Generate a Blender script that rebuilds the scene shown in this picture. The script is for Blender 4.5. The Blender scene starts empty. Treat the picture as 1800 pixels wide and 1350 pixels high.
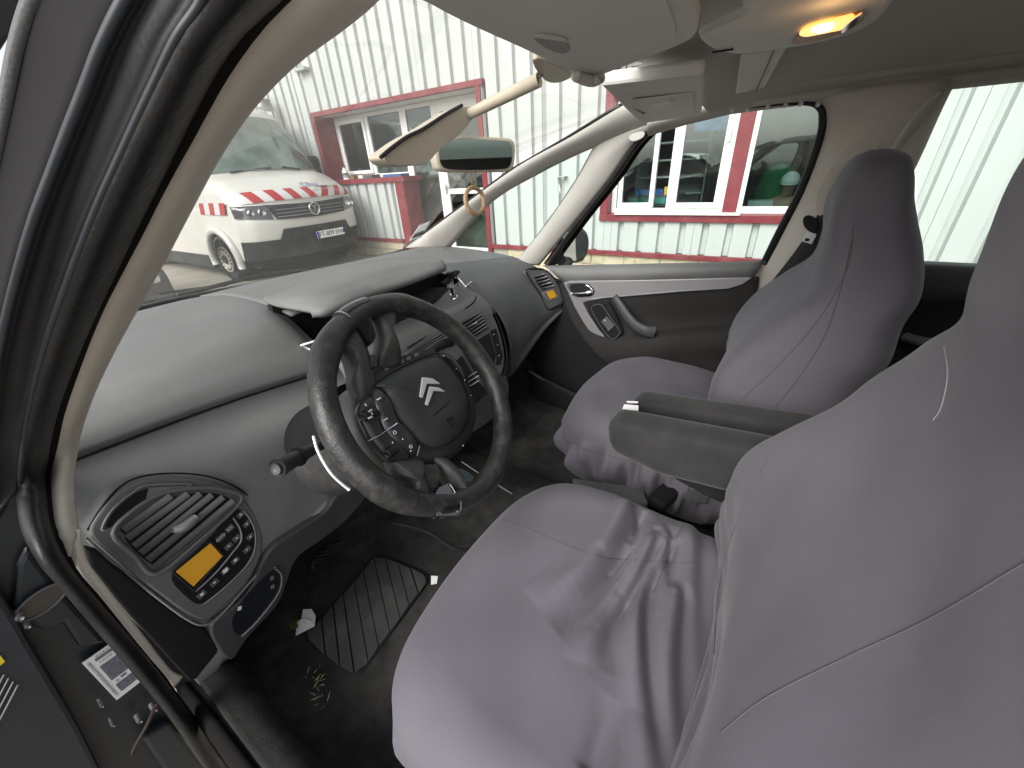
import bpy, bmesh, math, random
from mathutils import Vector, Matrix
random.seed(7)
SC = bpy.context.scene
COL = SC.collection
# ------------------------------------------------------------------ camera
# world: x to the passenger side, y to the front of the car, z up; eye height is z=0, ground z=-1.4
F = 676.0
CAM = Vector((-.72, 0, 0))
def _basis():
    d = Vector((75, 1195, F)).normalized(); up = -d
    X = -1174.0
    Y = -(X*up.x + F*up.z)/up.y
    fw = Vector((X, Y, F)).normalized()
    rt = fw.cross(up)
    if rt.z < 0: rt = -rt
    return rt, fw, up
_rt, _fw, _up = _basis()
def ray(px, py):
    v = Vector((px-900, py-675, F))
    return Vector((_rt.dot(v), _fw.dot(v), _up.dot(v)))
def P(px, py, x=None, y=None, z=None, d=None):
    """point of the place seen at a photo pixel, on a known plane or at a known distance"""
    v = ray(px, py)
    if x is not None: t = (x-CAM.x)/v.x
    elif y is not None: t = (y-CAM.y)/v.y
    elif z is not None: t = (z-CAM.z)/v.z
    else: t = d/v.length
    return CAM + v*t
cd = bpy.data.cameras.new('camera'); cam = bpy.data.objects.new('camera', cd); COL.objects.link(cam)
cd.sensor_width = 36; cd.lens = F/1800*36; cd.clip_start = .01; cd.clip_end = 300
cx = Vector((_rt.x, _fw.x, _up.x)); cy = Vector((_rt.y, _fw.y, _up.y)); cz = Vector((_rt.z, _fw.z, _up.z))
M = Matrix.Identity(4)
for i in range(3):
    M[i][0] = cx[i]; M[i][1] = -cy[i]; M[i][2] = -cz[i]; M[i][3] = CAM[i]
cam.matrix_world = M
SC.camera = cam
# ------------------------------------------------------------------ light
W = bpy.data.worlds.new('World'); SC.world = W; W.use_nodes = True
nt = W.node_tree; nt.nodes.clear()
wo = nt.nodes.new('ShaderNodeOutputWorld'); bg = nt.nodes.new('ShaderNodeBackground')
sk = nt.nodes.new('ShaderNodeTexSky'); sk.sky_type = 'NISHITA'; sk.sun_disc = False
SUN_EL, SUN_AZ = math.radians(38), math.radians(277)
sk.sun_elevation = SUN_EL; sk.sun_rotation = SUN_AZ; sk.dust_density = 3.0; sk.air_density = 1.0
hs = nt.nodes.new('ShaderNodeHueSaturation'); hs.inputs['Saturation'].default_value = .22
nt.links.new(sk.outputs[0], hs.inputs['Color']); nt.links.new(hs.outputs[0], bg.inputs[0])
bg.inputs[1].default_value = .15
nt.links.new(bg.outputs[0], wo.inputs[0])
sl = bpy.data.lights.new('sun', 'SUN'); sl.energy = 1.4; sl.angle = math.radians(35); sl.color = (1, .97, .92)
so = bpy.data.objects.new('sun', sl); COL.objects.link(so)
sdir = Vector((math.sin(SUN_AZ)*math.cos(SUN_EL), math.cos(SUN_AZ)*math.cos(SUN_EL), math.sin(SUN_EL)))
so.rotation_euler = sdir.to_track_quat('Z', 'Y').to_euler()
SC.view_settings.view_transform = 'Standard'; SC.view_settings.look = 'None'
SC.view_settings.gamma = 1; SC.view_settings.exposure = 0.85; SC.view_settings.use_curve_mapping = False
# ------------------------------------------------------------------ materials
MATS = {}
def mat(name, col, rough=.6, metal=0, var=.12, vscale=6, bump=0, bscale=300, dirt=None, dscale=3, damt=.5,
        sheen=0, coat=0, spec=.5, emit=None, estr=0, trans=0, bump2=0, b2scale=20, stretch=None):
    if name in MATS: return MATS[name]
    m = bpy.data.materials.new(name); m.use_nodes = True
    t = m.node_tree; N = t.nodes; L = t.links
    b = N['Principled BSDF']
    b.inputs['Roughness'].default_value = rough; b.inputs['Metallic'].default_value = metal
    b.inputs['Specular IOR Level'].default_value = spec
    if sheen:
        b.inputs['Sheen Weight'].default_value = sheen; b.inputs['Sheen Roughness'].default_value = .4
    if coat: b.inputs['Coat Weight'].default_value = coat; b.inputs['Coat Roughness'].default_value = .08
    if trans: b.inputs['Transmission Weight'].default_value = trans
    tc = N.new('ShaderNodeTexCoord'); src = tc.outputs['Object']
    if stretch:
        mp = N.new('ShaderNodeMapping'); mp.inputs['Scale'].default_value = stretch
        L.new(src, mp.inputs[0]); src = mp.outputs[0]
    nz = N.new('ShaderNodeTexNoise'); nz.inputs['Scale'].default_value = vscale; nz.inputs['Detail'].default_value = 5
    L.new(src, nz.inputs['Vector'])
    mx = N.new('ShaderNodeMix'); mx.data_type = 'RGBA'
    c = Vector(col[:3])
    mx.inputs['A'].default_value = (*(c*(1-var)), 1); mx.inputs['B'].default_value = (*[min(1, q) for q in c*(1+var)], 1)
    mr = N.new('ShaderNodeMapRange'); mr.inputs[1].default_value = .3; mr.inputs[2].default_value = .7
    L.new(nz.outputs[0], mr.inputs[0]); L.new(mr.outputs[0], mx.inputs['Factor'])
    out = mx.outputs['Result']
    if dirt:
        n2 = N.new('ShaderNodeTexNoise'); n2.inputs['Scale'].default_value = dscale; n2.inputs['Detail'].default_value = 8
        n2.inputs['Roughness'].default_value = .65
        L.new(src, n2.inputs['Vector'])
        r2 = N.new('ShaderNodeMapRange'); r2.inputs[1].default_value = .48; r2.inputs[2].default_value = .72; r2.inputs[4].default_value = damt
        L.new(n2.outputs[0], r2.inputs[0])
        m2 = N.new('ShaderNodeMix'); m2.data_type = 'RGBA'; m2.inputs['B'].default_value = (*dirt, 1)
        L.new(out, m2.inputs['A']); L.new(r2.outputs[0], m2.inputs['Factor']); out = m2.outputs['Result']
        ra = N.new('ShaderNodeMath'); ra.operation = 'MULTIPLY_ADD'; ra.inputs[1].default_value = .25; ra.inputs[2].default_value = rough
        L.new(r2.outputs[0], ra.inputs[0]); L.new(ra.outputs[0], b.inputs['Roughness'])
    L.new(out, b.inputs['Base Color'])
    if bump or bump2:
        prev = None
        for st, scl in ((bump, bscale), (bump2, b2scale)):
            if not st: continue
            n3 = N.new('ShaderNodeTexNoise'); n3.inputs['Scale'].default_value = scl; n3.inputs['Detail'].default_value = 3
            L.new(src, n3.inputs['Vector'])
            bp = N.new('ShaderNodeBump'); bp.inputs['Strength'].default_value = st; bp.inputs['Distance'].default_value = 1.0/scl*.6
            L.new(n3.outputs[0], bp.inputs['Height'])
            if prev: L.new(prev, bp.inputs['Normal'])
            prev = bp.outputs[0]
        L.new(prev, b.inputs['Normal'])
    if emit:
        b.inputs['Emission Color'].default_value = (*emit, 1); b.inputs['Emission Strength'].default_value = estr
    MATS[name] = m
    return m
def glass(name, tint=(1, 1, 1), haze=.0, hz_col=(.8, .8, .78), refl=1.0, hscale=2.5):
    m = bpy.data.materials.new(name); m.use_nodes = True; t = m.node_tree; N = t.nodes; L = t.links; N.clear()
    o = N.new('ShaderNodeOutputMaterial'); tr = N.new('ShaderNodeBsdfTransparent'); tr.inputs[0].default_value = (*tint, 1)
    gl = N.new('ShaderNodeBsdfGlossy'); gl.inputs['Roughness'].default_value = .02
    fr = N.new('ShaderNodeLayerWeight'); pw = N.new('ShaderNodeMath'); pw.operation = 'POWER'; pw.inputs[1].default_value = 5
    L.new(fr.outputs['Facing'], pw.inputs[0])
    ml = N.new('ShaderNodeMath'); ml.operation = 'MULTIPLY_ADD'; ml.inputs[1].default_value = .8*refl; ml.inputs[2].default_value = .06*refl
    L.new(pw.outputs[0], ml.inputs[0])
    mx = N.new('ShaderNodeMixShader'); L.new(ml.outputs[0], mx.inputs[0]); L.new(tr.outputs[0], mx.inputs[1]); L.new(gl.outputs[0], mx.inputs[2])
    out = mx
    if haze:
        df = N.new('ShaderNodeBsdfDiffuse'); df.inputs[0].default_value = (*hz_col, 1)
        tl = N.new('ShaderNodeBsdfTranslucent'); tl.inputs[0].default_value = (*hz_col, 1)
        ad = N.new('ShaderNodeMixShader'); L.new(df.outputs[0], ad.inputs[1]); L.new(tl.outputs[0], ad.inputs[2])
        tc = N.new('ShaderNodeTexCoord'); nz = N.new('ShaderNodeTexNoise'); nz.inputs['Scale'].default_value = hscale; nz.inputs['Detail'].default_value = 6
        nz.inputs['Distortion'].default_value = .5
        L.new(tc.outputs['Object'], nz.inputs['Vector'])
        mr = N.new('ShaderNodeMapRange'); mr.inputs[1].default_value = .3; mr.inputs[2].default_value = .8
        mr.inputs[3].default_value = haze*.5; mr.inputs[4].default_value = haze*1.5
        L.new(nz.outputs[0], mr.inputs[0])
        m2 = N.new('ShaderNodeMixShader'); L.new(mr.outputs[0], m2.inputs[0]); L.new(mx.outputs[0], m2.inputs[1]); L.new(ad.outputs[0], m2.inputs[2]); out = m2
    L.new(out.outputs[0], o.inputs[0])
    MATS[name] = m
    return m
# ------------------------------------------------------------------ object helpers
ORG = {}
def empty(name, loc, label=None, cat=None, group=None, kind=None, parent=None):
    o = bpy.data.objects.new(name, None); COL.objects.link(o); o.location = loc; o.empty_display_size = .05
    ORG[o.name] = Vector(loc)
    if parent: o.parent = parent; o.location = Vector(loc)-ORG[parent.name]
    return tag(o, label, cat, group, kind)
def tag(o, label=None, cat=None, group=None, kind=None):
    for k, v in (('label', label), ('category', cat), ('group', group), ('kind', kind)):
        if v: o[k] = v
    return o
def obj(name, verts, faces, m, parent=None, smooth=True, thick=0, bevel=0, sub=0, off=-1, org=None, angle=40):
    """one mesh object; verts are world points; solidify / bevel as modifiers"""
    base = ORG[parent.name] if parent else (Vector(org) if org is not None else sum((Vector(v) for v in verts), Vector())/len(verts))
    me = bpy.data.meshes.new(name)
    me.from_pydata([tuple(Vector(v)-base) for v in verts], [], faces)
    me.validate()
    if smooth: me.polygons.foreach_set('use_smooth', [True]*len(me.polygons))
    me.materials.append(m)
    o = bpy.data.objects.new(name, me); COL.objects.link(o)
    if parent: o.parent = parent; ORG[o.name] = base.copy()
    else: o.location = base; ORG[o.name] = base.copy()
    if parent: ORG[o.name] = base.copy()
    if thick:
        s = o.modifiers.new('s', 'SOLIDIFY'); s.thickness = thick; s.offset = off; s.use_even_offset = False
    if sub:
        s = o.modifiers.new('u', 'SUBSURF'); s.levels = sub; s.render_levels = sub
    if bevel:
        b = o.modifiers.new('b', 'BEVEL'); b.width = bevel; b.segments = 2; b.limit_method = 'ANGLE'; b.angle_limit = math.radians(angle)
        b.harden_normals = False
    return o
def cr(p0, p1, p2, p3, t):
    return p1*.5*2 + (p2-p0)*.5*t + (p0*2-p1*5+p2*4-p3)*.5*t*t + (p1*3-p0-p2*3+p3)*.5*t*t*t
def spline(pts, n, closed=False):
    """n points evenly spread by parameter on a Catmull-Rom curve"""
    pts = [Vector(p) for p in pts]; k = len(pts); out = []
    if k == 2: return [pts[0].lerp(pts[1], i/(n-1)) for i in range(n)]
    for i in range(n):
        u = i/(n if closed else n-1)*(k if closed else k-1)
        j = int(u); t = u-j
        if not closed and j >= k-1: j = k-2; t = 1.0
        if closed: q = [pts[(j+a) % k] for a in (-1, 0, 1, 2)]
        else:
            q = [pts[j-1] if j > 0 else pts[0]*2-pts[1], pts[j], pts[j+1], pts[j+2] if j+2 < k else pts[-1]*2-pts[-2]]
        out.append(cr(*q, t))
    return out
def even(pts, n):
    """resample a curve by arc length"""
    pts = spline(pts, max(60, 8*len(pts))) if len(pts) > 2 else [Vector(p) for p in pts]
    L = [0]
    for a, b in zip(pts, pts[1:]): L.append(L[-1]+(b-a).length)
    out = []; j = 0
    for i in range(n):
        s = L[-1]*i/(n-1)
        while j < len(L)-2 and L[j+1] < s: j += 1
        t = (s-L[j])/max(1e-9, L[j+1]-L[j]); out.append(pts[j].lerp(pts[j+1], min(1, max(0, t))))
    return out
def grid_faces(nu, nv, cu=False, cv=False, o=0):
    f = []
    for i in range(nu if cu else nu-1):
        for j in range(nv if cv else nv-1):
            a, b = i % nu, (i+1) % nu; c, d = j % nv, (j+1) % nv
            f.append((o+a*nv+c, o+b*nv+c, o+b*nv+d, o+a*nv+d))
    return f
def patch(name, rows, m, parent=None, nu=24, nv=24, thick=.004, off=-1, disp=None, flip=False, arc=False, **k):
    """smooth surface through a net of control points"""
    rr = [(even if arc else spline)(r, nv) for r in rows]
    cols = [spline([r[j] for r in rr], nu) for j in range(nv)]
    vs = [cols[j][i] for i in range(nu) for j in range(nv)]
    if disp: vs = [disp(v, i//nv/(nu-1), i % nv/(nv-1)) for i, v in enumerate(vs)]
    fs = grid_faces(nu, nv)
    if flip: fs = [f[::-1] for f in fs]
    return obj(name, vs, fs, m, parent, thick=thick, off=off, **k)
def tube(name, pts, r, m, parent=None, n=12, seg=None, closed=False, prof=None, up=None, **k):
    """sweep; r number or function of t; prof list of (a,b) profile points scaled by r"""
    pts = spline(pts, seg, closed) if seg else [Vector(p) for p in pts]
    K = len(pts); vs = []
    pr = prof or [(math.cos(2*math.pi*i/n), math.sin(2*math.pi*i/n)) for i in range(n)]
    n = len(pr); side = None
    for i, p in enumerate(pts):
        a = pts[i-1] if (i or closed) else pts[0]; b = pts[(i+1) % K] if (i < K-1 or closed) else pts[-1]
        t = (b-a).normalized()
        if up is not None: s = t.cross(Vector(up)).normalized()
        elif side is None: s = t.orthogonal().normalized()
        else: s = (side - t*side.dot(t)).normalized()
        side = s; w = s.cross(t).normalized()
        rad = r(i/max(1, K-1)) if callable(r) else r
        for (u, v) in pr: vs.append(p + s*(u*rad) + w*(v*rad))
    fs = grid_faces(K, n, closed, True)
    if not closed: fs += [tuple(range(n))[::-1], tuple(range((K-1)*n, K*n))]
    return obj(name, vs, fs, m, parent, **k)
def box(name, c, s, m, parent=None, rot=None, bevel=.002, **k):
    vs = []; R = rot if rot is not None else Matrix.Identity(3)
    for x in (-.5, .5):
        for y in (-.5, .5):
            for z in (-.5, .5): vs.append(Vector(c)+R @ Vector((x*s[0], y*s[1], z*s[2])))
    fs = [(0, 1, 3, 2), (4, 6, 7, 5), (0, 4, 5, 1), (2, 3, 7, 6), (0, 2, 6, 4), (1, 5, 7, 3)]
    return obj(name, vs, fs, m, parent, smooth=False, bevel=bevel, **k)
def boxes(name, lst, m, parent=None, bevel=0, **k):
    """several boxes given by two corners, one mesh"""
    vs = []; fs = []
    for (a, b) in lst:
        o = len(vs)
        for x in (a[0], b[0]):
            for y in (a[1], b[1]):
                for z in (a[2], b[2]): vs.append((x, y, z))
        fs += [tuple(o+i for i in f) for f in [(0, 1, 3, 2), (4, 6, 7, 5), (0, 4, 5, 1), (2, 3, 7, 6), (0, 2, 6, 4), (1, 5, 7, 3)]]
    o = obj(name, vs, fs, m, parent, smooth=False, bevel=bevel, **k); return o
def soft(pts, n, it=2):
    """round the corners of a closed outline, stay inside it"""
    pts = [Vector(p) for p in pts]
    for _ in range(it):
        q = []
        for i, p in enumerate(pts):
            r = pts[(i+1) % len(pts)]; q += [p.lerp(r, .22), p.lerp(r, .78)]
        pts = q
    return pts
def prism(name, outline, depth, m, parent=None, n=None, bevel=.001, smooth=False, **k):
    """closed outline of world points pushed along depth vector"""
    pts = [Vector(p) for p in outline]
    if n: pts = soft(pts, n)
    d = Vector(depth); K = len(pts)
    vs = pts+[p+d for p in pts]
    nrm = Vector()
    for i in range(K): nrm += pts[i].cross(pts[(i+1) % K])
    fs = [tuple(range(K)), tuple(range(K, 2*K))[::-1]]
    fs += [(i, K+i, K+(i+1) % K, (i+1) % K) for i in range(K)]
    if nrm.dot(d) > 0: fs = [f[::-1] for f in fs]
    return obj(name, vs, fs, m, parent, smooth=smooth, bevel=bevel, **k)
def frame(o, x, y=None, n=None):
    """3x3 from x axis and normal"""
    x = Vector(x).normalized(); n = Vector(n).normalized(); y = n.cross(x).normalized(); n = x.cross(y)
    return Matrix((x, y, n)).transposed()
def text(name, s, loc, R, size, m, parent=None, ext=.0004, align='CENTER', **k):
    cu = bpy.data.curves.new(name, 'FONT'); cu.body = s; cu.size = size; cu.extrude = ext
    cu.align_x = align; cu.align_y = 'CENTER'; cu.resolution_u = 3
    t = bpy.data.objects.new('tmp', cu)
    me = bpy.data.meshes.new_from_object(t); bpy.data.objects.remove(t)
    vs = [Vector(loc)+R @ v.co for v in me.vertices]; fs = [tuple(p.vertices) for p in me.polygons]
    return obj(name, vs, fs, m, parent, smooth=False, **k)
def mirror_x(pts): return [Vector((-p[0], p[1], p[2])) for p in pts]
# ================================================================== outside
m_ground = mat('concrete_ground', (.33, .30, .25), .9, var=.15, vscale=1.5, bump=.4, bscale=40, dirt=(.25, .22, .18), dscale=1.2, damt=.5)
g = obj('ground', [(-60, -60, -1.4), (60, -60, -1.4), (60, 80, -1.4), (-60, 80, -1.4)], [(0, 1, 2, 3)], m_ground, smooth=False); tag(g, kind='structure')
XW = 4.5
m_clad = mat('white_cladding', (.47, .495, .48), .45, var=.03, vscale=1.5, dirt=(.5, .5, .46), dscale=1.2, damt=.22)
m_red = mat('red_trim', (.19, .018, .028), .45, var=.1, dirt=(.25, .1, .1), damt=.5)
m_upvc = mat('white_window_plastic', (.78, .78, .76), .35, var=.03)
m_stone = mat('pale_stone', (.52, .45, .32), .9, var=.18, vscale=8, bump=.5, bscale=40, dirt=(.3, .26, .2), dscale=4)
m_mort = mat('mortar', (.36, .33, .28), .95, bump=.4, bscale=90)
m_dkroom = mat('dark_room', (.07, .07, .07), .9, var=.2)
m_wglass = glass('window_glass', (.62, .70, .68), refl=1.5)
bld = empty('workshop_building', (XW, 2, -1.4), 'white ribbed metal workshop wall with red trimmed window and door openings', 'building')
OPEN = [(3.80, 7.42, -1.35, 1.0), (-.72, 1.90, -.60, .98)]      # door/window niche, right window (y0,y1,z0,z1)
PITCH = .25
def clad_strip(y0, y1, z0, z1, ribs):
    """profile of one sheet: flats with narrow sunken channels"""
    ys = [(y0, 0)]
    for r in ribs:
        for dy, dx in ((-.040, 0), (-.026, .055), (.026, .055), (.040, 0)): 
            if y0 < r+dy < y1: ys.append((r+dy, dx))
    ys.append((y1, 0)); return ys
def sheet(y0, y1, z0, z1, k):
    ribs = [y0+PITCH*(.5+i) for i in range(int((y1-y0)/PITCH+.5))]
    pr = clad_strip(y0+.0015, y1-.0015, z0, z1, ribs)
    vs = []; 
    for (y, dx) in pr: vs += [(XW+dx+k, y, z0), (XW+dx+k, y, z1)]
    fs = [(2*i, 2*i+1, 2*i+3, 2*i+2) for i in range(len(pr)-1)]
    return obj('cladding_sheet', vs, fs, m_clad, bld, smooth=False, thick=.003, off=1)
SW = PITCH*4; k = 0
y = -3.20
scr = []
while y < 15:
    y1 = y+SW; spans = [(-1.05, 3.6)]
    cuts = sorted(set([y, y1]+[q for o in OPEN for q in (o[0], o[1]) if y < q < y1]))
    for a, b in zip(cuts, cuts[1:]):
        zr = [(-1.05, 3.6)]
        for (oa, ob, za, zb) in OPEN:
            if a >= oa-1e-6 and b <= ob+1e-6:
                zr = [(-1.05, za), (zb, 3.6)] if za > -1.05 else [(zb, 3.6)]
        # under the left window the wall goes on from sill to trim
        if a >= 5.63-1e-6 and b <= 7.42+1e-6: zr = [(-1.05, -.12), (1.0, 3.6)]
        if a < 5.63 < b <= 7.42+1e-6 and a >= 3.8-1e-6:
            zr = [(1.0, 3.6)]; sheet(5.63, b, -1.05, -.12, 0)
        for (za, zb) in zr:
            if b-a > .02: sheet(a, b, za, zb, 0)
    for i in range(4):
        for zz in (-.99, -.66):
            scr.append(((XW-.006, y+PITCH*(i+1)-.1-.004, zz-.004), (XW+.001, y+PITCH*(i+1)-.1+.004, zz+.004)))
    y = y1; k += 1
m_zinc = mat('zinc_metal', (.45, .46, .45), .4, metal=.7)
o = boxes('cladding_screws', [s for s in scr if not (3.7 < s[0][1] < 5.63) ], m_zinc, bld); o['kind'] = 'stuff'
# red trims
def rb(name, a, b, m=m_red, bev=.004): return boxes(name, [(a, b)], m, bld, bevel=bev)
rb('base_trim', (XW-.035, -4, -1.11), (XW+.02, 3.74, -1.05))
rb('base_trim', (XW-.035, 5.70, -1.11), (XW+.02, 15, -1.05))
rb('lintel', (XW-.03, 3.68, .96), (XW+.05, 7.50, 1.03))
rb('niche_ceiling', (XW+.05, 3.80, .965), (XW+.42, 7.42, 1.03), m_upvc)
rb('red_post', (XW-.025, 3.72, -1.4), (XW+.05, 3.80, .96))
rb('red_post', (XW-.025, 7.42, -.12), (XW+.42, 7.50, .96))
rb('red_post', (XW-.024, 5.46, -1.4), (XW+.34, 5.66, -.12))
rb('red_sill', (XW-.05, 5.40, -.12), (XW+.42, 7.50, -.045))
# stone course under the trim
for i in range(-5, 20):
    for j in range(2):
        yy = i*.46+(.23 if j else 0)
        if 3.72 < yy+.44 and yy < 5.66: continue
        if yy > 8.3: continue
        d = random.uniform(-.008, .008)
        o = boxes('stone_block', [((XW+.005+d, yy, -1.4+.148*j+.008), (XW+.15, yy+.445, -1.4+.148*(j+1)-.004))], m_stone, bld, bevel=.008)
o = boxes('mortar_bed', [((XW+.02, -4, -1.4), (XW+.2, 3.72, -1.105)), ((XW+.02, 5.66, -1.4), (XW+.2, 15, -1.105))], m_mort, bld)
# ---- right window (unit 1, red post, unit 2)
XF = XW+.12
def win(y0, y1, z0, z1, x, fw=.055, gl=m_wglass, dep=.06):
    f = boxes('window_frame', [((x, y0, z0), (x+dep, y1, z0+fw)), ((x, y0, z1-fw), (x+dep, y1, z1)), ((x+.0015, y0, z0+fw), (x+dep-.0015, y0+fw, z1-fw)), ((x+.0015, y1-fw, z0+fw), (x+dep-.0015, y1, z1-fw))], m_upvc, bld, bevel=.006)
    obj('pane', [(x+dep/2, y0+fw-.01, z0+fw-.01), (x+dep/2, y1-fw+.01, z0+fw-.01), (x+dep/2, y1-fw+.01, z1-fw+.01), (x+dep/2, y0+fw-.01, z1-fw+.01)], [(0, 1, 2, 3)], gl, f, smooth=False, thick=.006)
    return f
rb('red_sill', (XW-.045, -.80, -.68), (XW+.26, 1.96, -.60))
rb('red_jamb', (XW-.03, -.80, -.60), (XW+.26, -.72, 1.0))
rb('red_jamb', (XW-.03, 1.86, -.60), (XW+.26, 1.96, 1.0))
rb('lintel', (XW-.03, -.80, .95), (XW+.26, 1.96, 1.02))
rb('red_mullion', (XF-.03, .41, -.60), (XF+.10, .55, .95))
boxes('outer_window_frame', [((XF-.01, .55, -.60), (XF+.055, 1.86, -.545)), ((XF-.01, .55, -.545), (XF+.055, .60, .95)), ((XF-.008, 1.12, -.545), (XF+.055, 1.18, .95)), ((XF-.01, 1.80, -.545), (XF+.055, 1.86, .95))], m_upvc, bld, bevel=.005)
boxes('outer_window_frame', [((XF-.01, -.72, -.60), (XF+.055, .41, -.53)), ((XF-.01, .36, -.53), (XF+.055, .41, .95))], m_upvc, bld, bevel=.005)
# left casement stands a little open, inner part
win(1.34, 1.79, -.54, .95, XF+.01)
win(.60, 1.12, -.54, .95, XF-.03)
obj('pane', [(XF+.03, -.72, -.53), (XF+.03, .36, -.53), (XF+.03, .36, .95), (XF+.03, -.72, .95)], [(0, 1, 2, 3)], m_wglass, bld, smooth=False, thick=.006)
boxes('window_handle', [((XF-.05, .615, .1), (XF-.035, .635, .12)), ((XF-.055, .60, .105), (XF-.045, .635, .22))], m_upvc, bld, bevel=.003)
rb('aluminium_sill', (XW-.08, .35, -.60), (XW+.1, 1.75, -.585), m_upvc)
# ---- left niche
XN = XW+.40
boxes('niche_frame', [((XN-.02, 5.62, -.045), (XN+.05, 7.42, .02)), ((XN-.02, 5.62, .90), (XN+.05, 7.42, .96)), ((XN-.02, 7.36, .02), (XN+.05, 7.42, .90)), ((XN-.02, 6.50, .02), (XN+.05, 6.58, .90)), ((XN-.02, 5.62, .02), (XN+.05, 5.70, .90))], m_upvc, bld, bevel=.006)
win(6.58, 7.34, .03, .90, XN-.05, .06)
obj('pane', [(XN+.01, 5.7, .02), (XN+.01, 6.5, .02), (XN+.01, 6.5, .9), (XN+.01, 5.7, .9)], [(0, 1, 2, 3)], m_wglass, bld, smooth=False, thick=.006)
boxes('niche_frame', [((XN-.02, 3.8, .90), (XN+.05, 5.62, .96)), ((XN-.02, 4.90, -1.3), (XN+.05, 5.0, .90)), ((XN-.02, 5.56, -1.3), (XN+.05, 5.62, .90))], m_upvc, bld, bevel=.006)
obj('pane', [(XN+.01, 5.0, -1.3), (XN+.01, 5.56, -1.3), (XN+.01, 5.56, .9), (XN+.01, 5.0, .9)], [(0, 1, 2, 3)], m_wglass, bld, smooth=False, thick=.006)
dr = boxes('door', [((XN-.04, 3.82, -1.33), (XN+.02, 4.9, -1.2)), ((XN-.04, 3.82, .8), (XN+.02, 4.9, .9)), ((XN-.04, 3.82, -1.2), (XN+.02, 3.93, .8)), ((XN-.04, 4.79, -1.2), (XN+.02, 4.9, .8)), ((XN-.04, 3.93, -.35), (XN+.02, 4.79, -.27))], m_upvc, bld, bevel=.006)
obj('pane', [(XN-.01, 3.93, -1.2), (XN-.01, 4.79, -1.2), (XN-.01, 4.79, .8), (XN-.01, 3.93, .8)], [(0, 1, 2, 3)], m_wglass, dr, smooth=False, thick=.006)
boxes('handle', [((XN-.07, 4.82, -.35), (XN-.04, 4.85, -.2)), ((XN-.1, 4.72, -.25), (XN-.08, 4.85, -.23))], m_zinc, dr, bevel=.004)
boxes('door_step', [((XW-.02, 3.81, -1.4), (XN+.2, 5.45, -1.34))], m_mort, bld, bevel=.01)
# niche side walls, floor of the room, rooms behind
boxes('inner_wall', [((XW+.04, 3.68, -1.4), (XN+.1, 3.79, 1.0)), ((XW+.02, 7.5, -1.4), (XN+.1, 7.6, 1.0)), ((XN+.05, 5.66, -1.4), (XN+.12, 7.5, -.045)), ((XN+.05, 3.7, .96), (XN+.12, 7.5, 3))], m_dkroom, bld)
m_room = mat('room_wall', (.16, .16, .15), .9)
boxes('room_shell', [((XW+2.6, -3, -1.4), (XW+2.7, 9, 1.5)), ((XW+.3, -3, 1.3), (XW+2.7, 9, 1.4)), ((XW+.3, -3.1, -1.4), (XW+2.7, -3, 1.4)), ((XW+.3, 2.5, -1.4), (XW+2.6, 2.6, 1.3)), ((XW+.5, 9, -1.4), (XW+2.7, 9.1, 1.4))], m_room, bld)
# pipe bracket on the wall, wall lamp, downpipe in quarter window
pb = tag(obj('wall_bracket', *(lambda c: ([(c[0]-dx, c[1]+dy, c[2]+dz) for dx in (0, .12) for dy in (-.14, .14) for dz in (-.02, .02)], [(0, 1, 3, 2), (4, 6, 7, 5), (0, 4, 5, 1), (2, 3, 7, 6), (0, 2, 6, 4), (1, 5, 7, 3)]))((XW, 7.35, 1.62)), m_zinc, smooth=False), 'small zinc bracket high on the white wall above the left red framed window', 'bracket')
boxes('bracket_stem', [((XW-.1, 7.44, 1.55), (XW-.06, 7.48, 1.95))], m_zinc, pb, bevel=.004)
wl = empty('wall_lamp', P(462, 180, x=XW-.1), 'small grey wall lamp high on the wall behind the white van', 'lamp')
tube('lamp_shade', [P(462, 172, x=XW-.25), P(464, 190, x=XW-.25)], lambda t: .09+.09*t, mat('grey_metal', (.3, .3, .3), .4, metal=.4), wl, n=16)
tube('arm', [P(462, 172, x=XW), P(462, 172, x=XW-.25)], .02, MATS['grey_metal'], wl)
pp = empty('pipe_bracket', P(988, 312, x=XW), 'thin metal pipe clip on the white wall seen through the quarter window', 'bracket')
boxes('clip', [(P(978, 312, x=XW-.1), P(998, 309, x=XW))], m_zinc, pp, bevel=.003)
tube('pin', [P(982, 312, x=XW-.06), P(985, 340, x=XW-.06)], .012, m_zinc, pp, n=8)
# ---- things inside the windows
m_blue = mat('blue_poster', (.03, .16, .5), .5, var=.6, vscale=9, dirt=(.4, .5, .6), dscale=7, damt=.6); m_green = mat('green_cloth', (.02, .16, .07), .8, var=.2, vscale=20, bump2=.6, b2scale=25)
m_paper = mat('paper_white', (.8, .8, .8), .6, var=.04); m_dkgrey = mat('dark_grey', (.08, .08, .085), .6, var=.2)
m_wood = mat('brown_wood', (.2, .12, .06), .6, var=.3, vscale=10)
def plainbox(name, y0, y1, z0, z1, x0, x1, m, label, cat, **k):
    o = boxes(name, [((x0, y0, z0), (x1, y1, z1))], m, None, bevel=.006, org=((x0+x1)/2, (y0+y1)/2, z0)); tag(o, label, cat, **k); return o
plainbox('poster', .66, 1.0, .22, .80, XF+.08, XF+.09, m_blue, 'blue poster behind the right casement of the side workshop window', 'poster')
sh = empty('shelf_rack', (XW+1.2, 1.4, -1.4), 'grey office shelf rack standing behind the open left casement', 'shelf')
for zz in (-.45, -.25, -.05, .15, .35): boxes('shelf', [((XW+.9, .9, zz), (XW+1.4, 1.8, zz+.02))], mat('light_grey', (.4, .42, .4), .5), sh)
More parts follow.
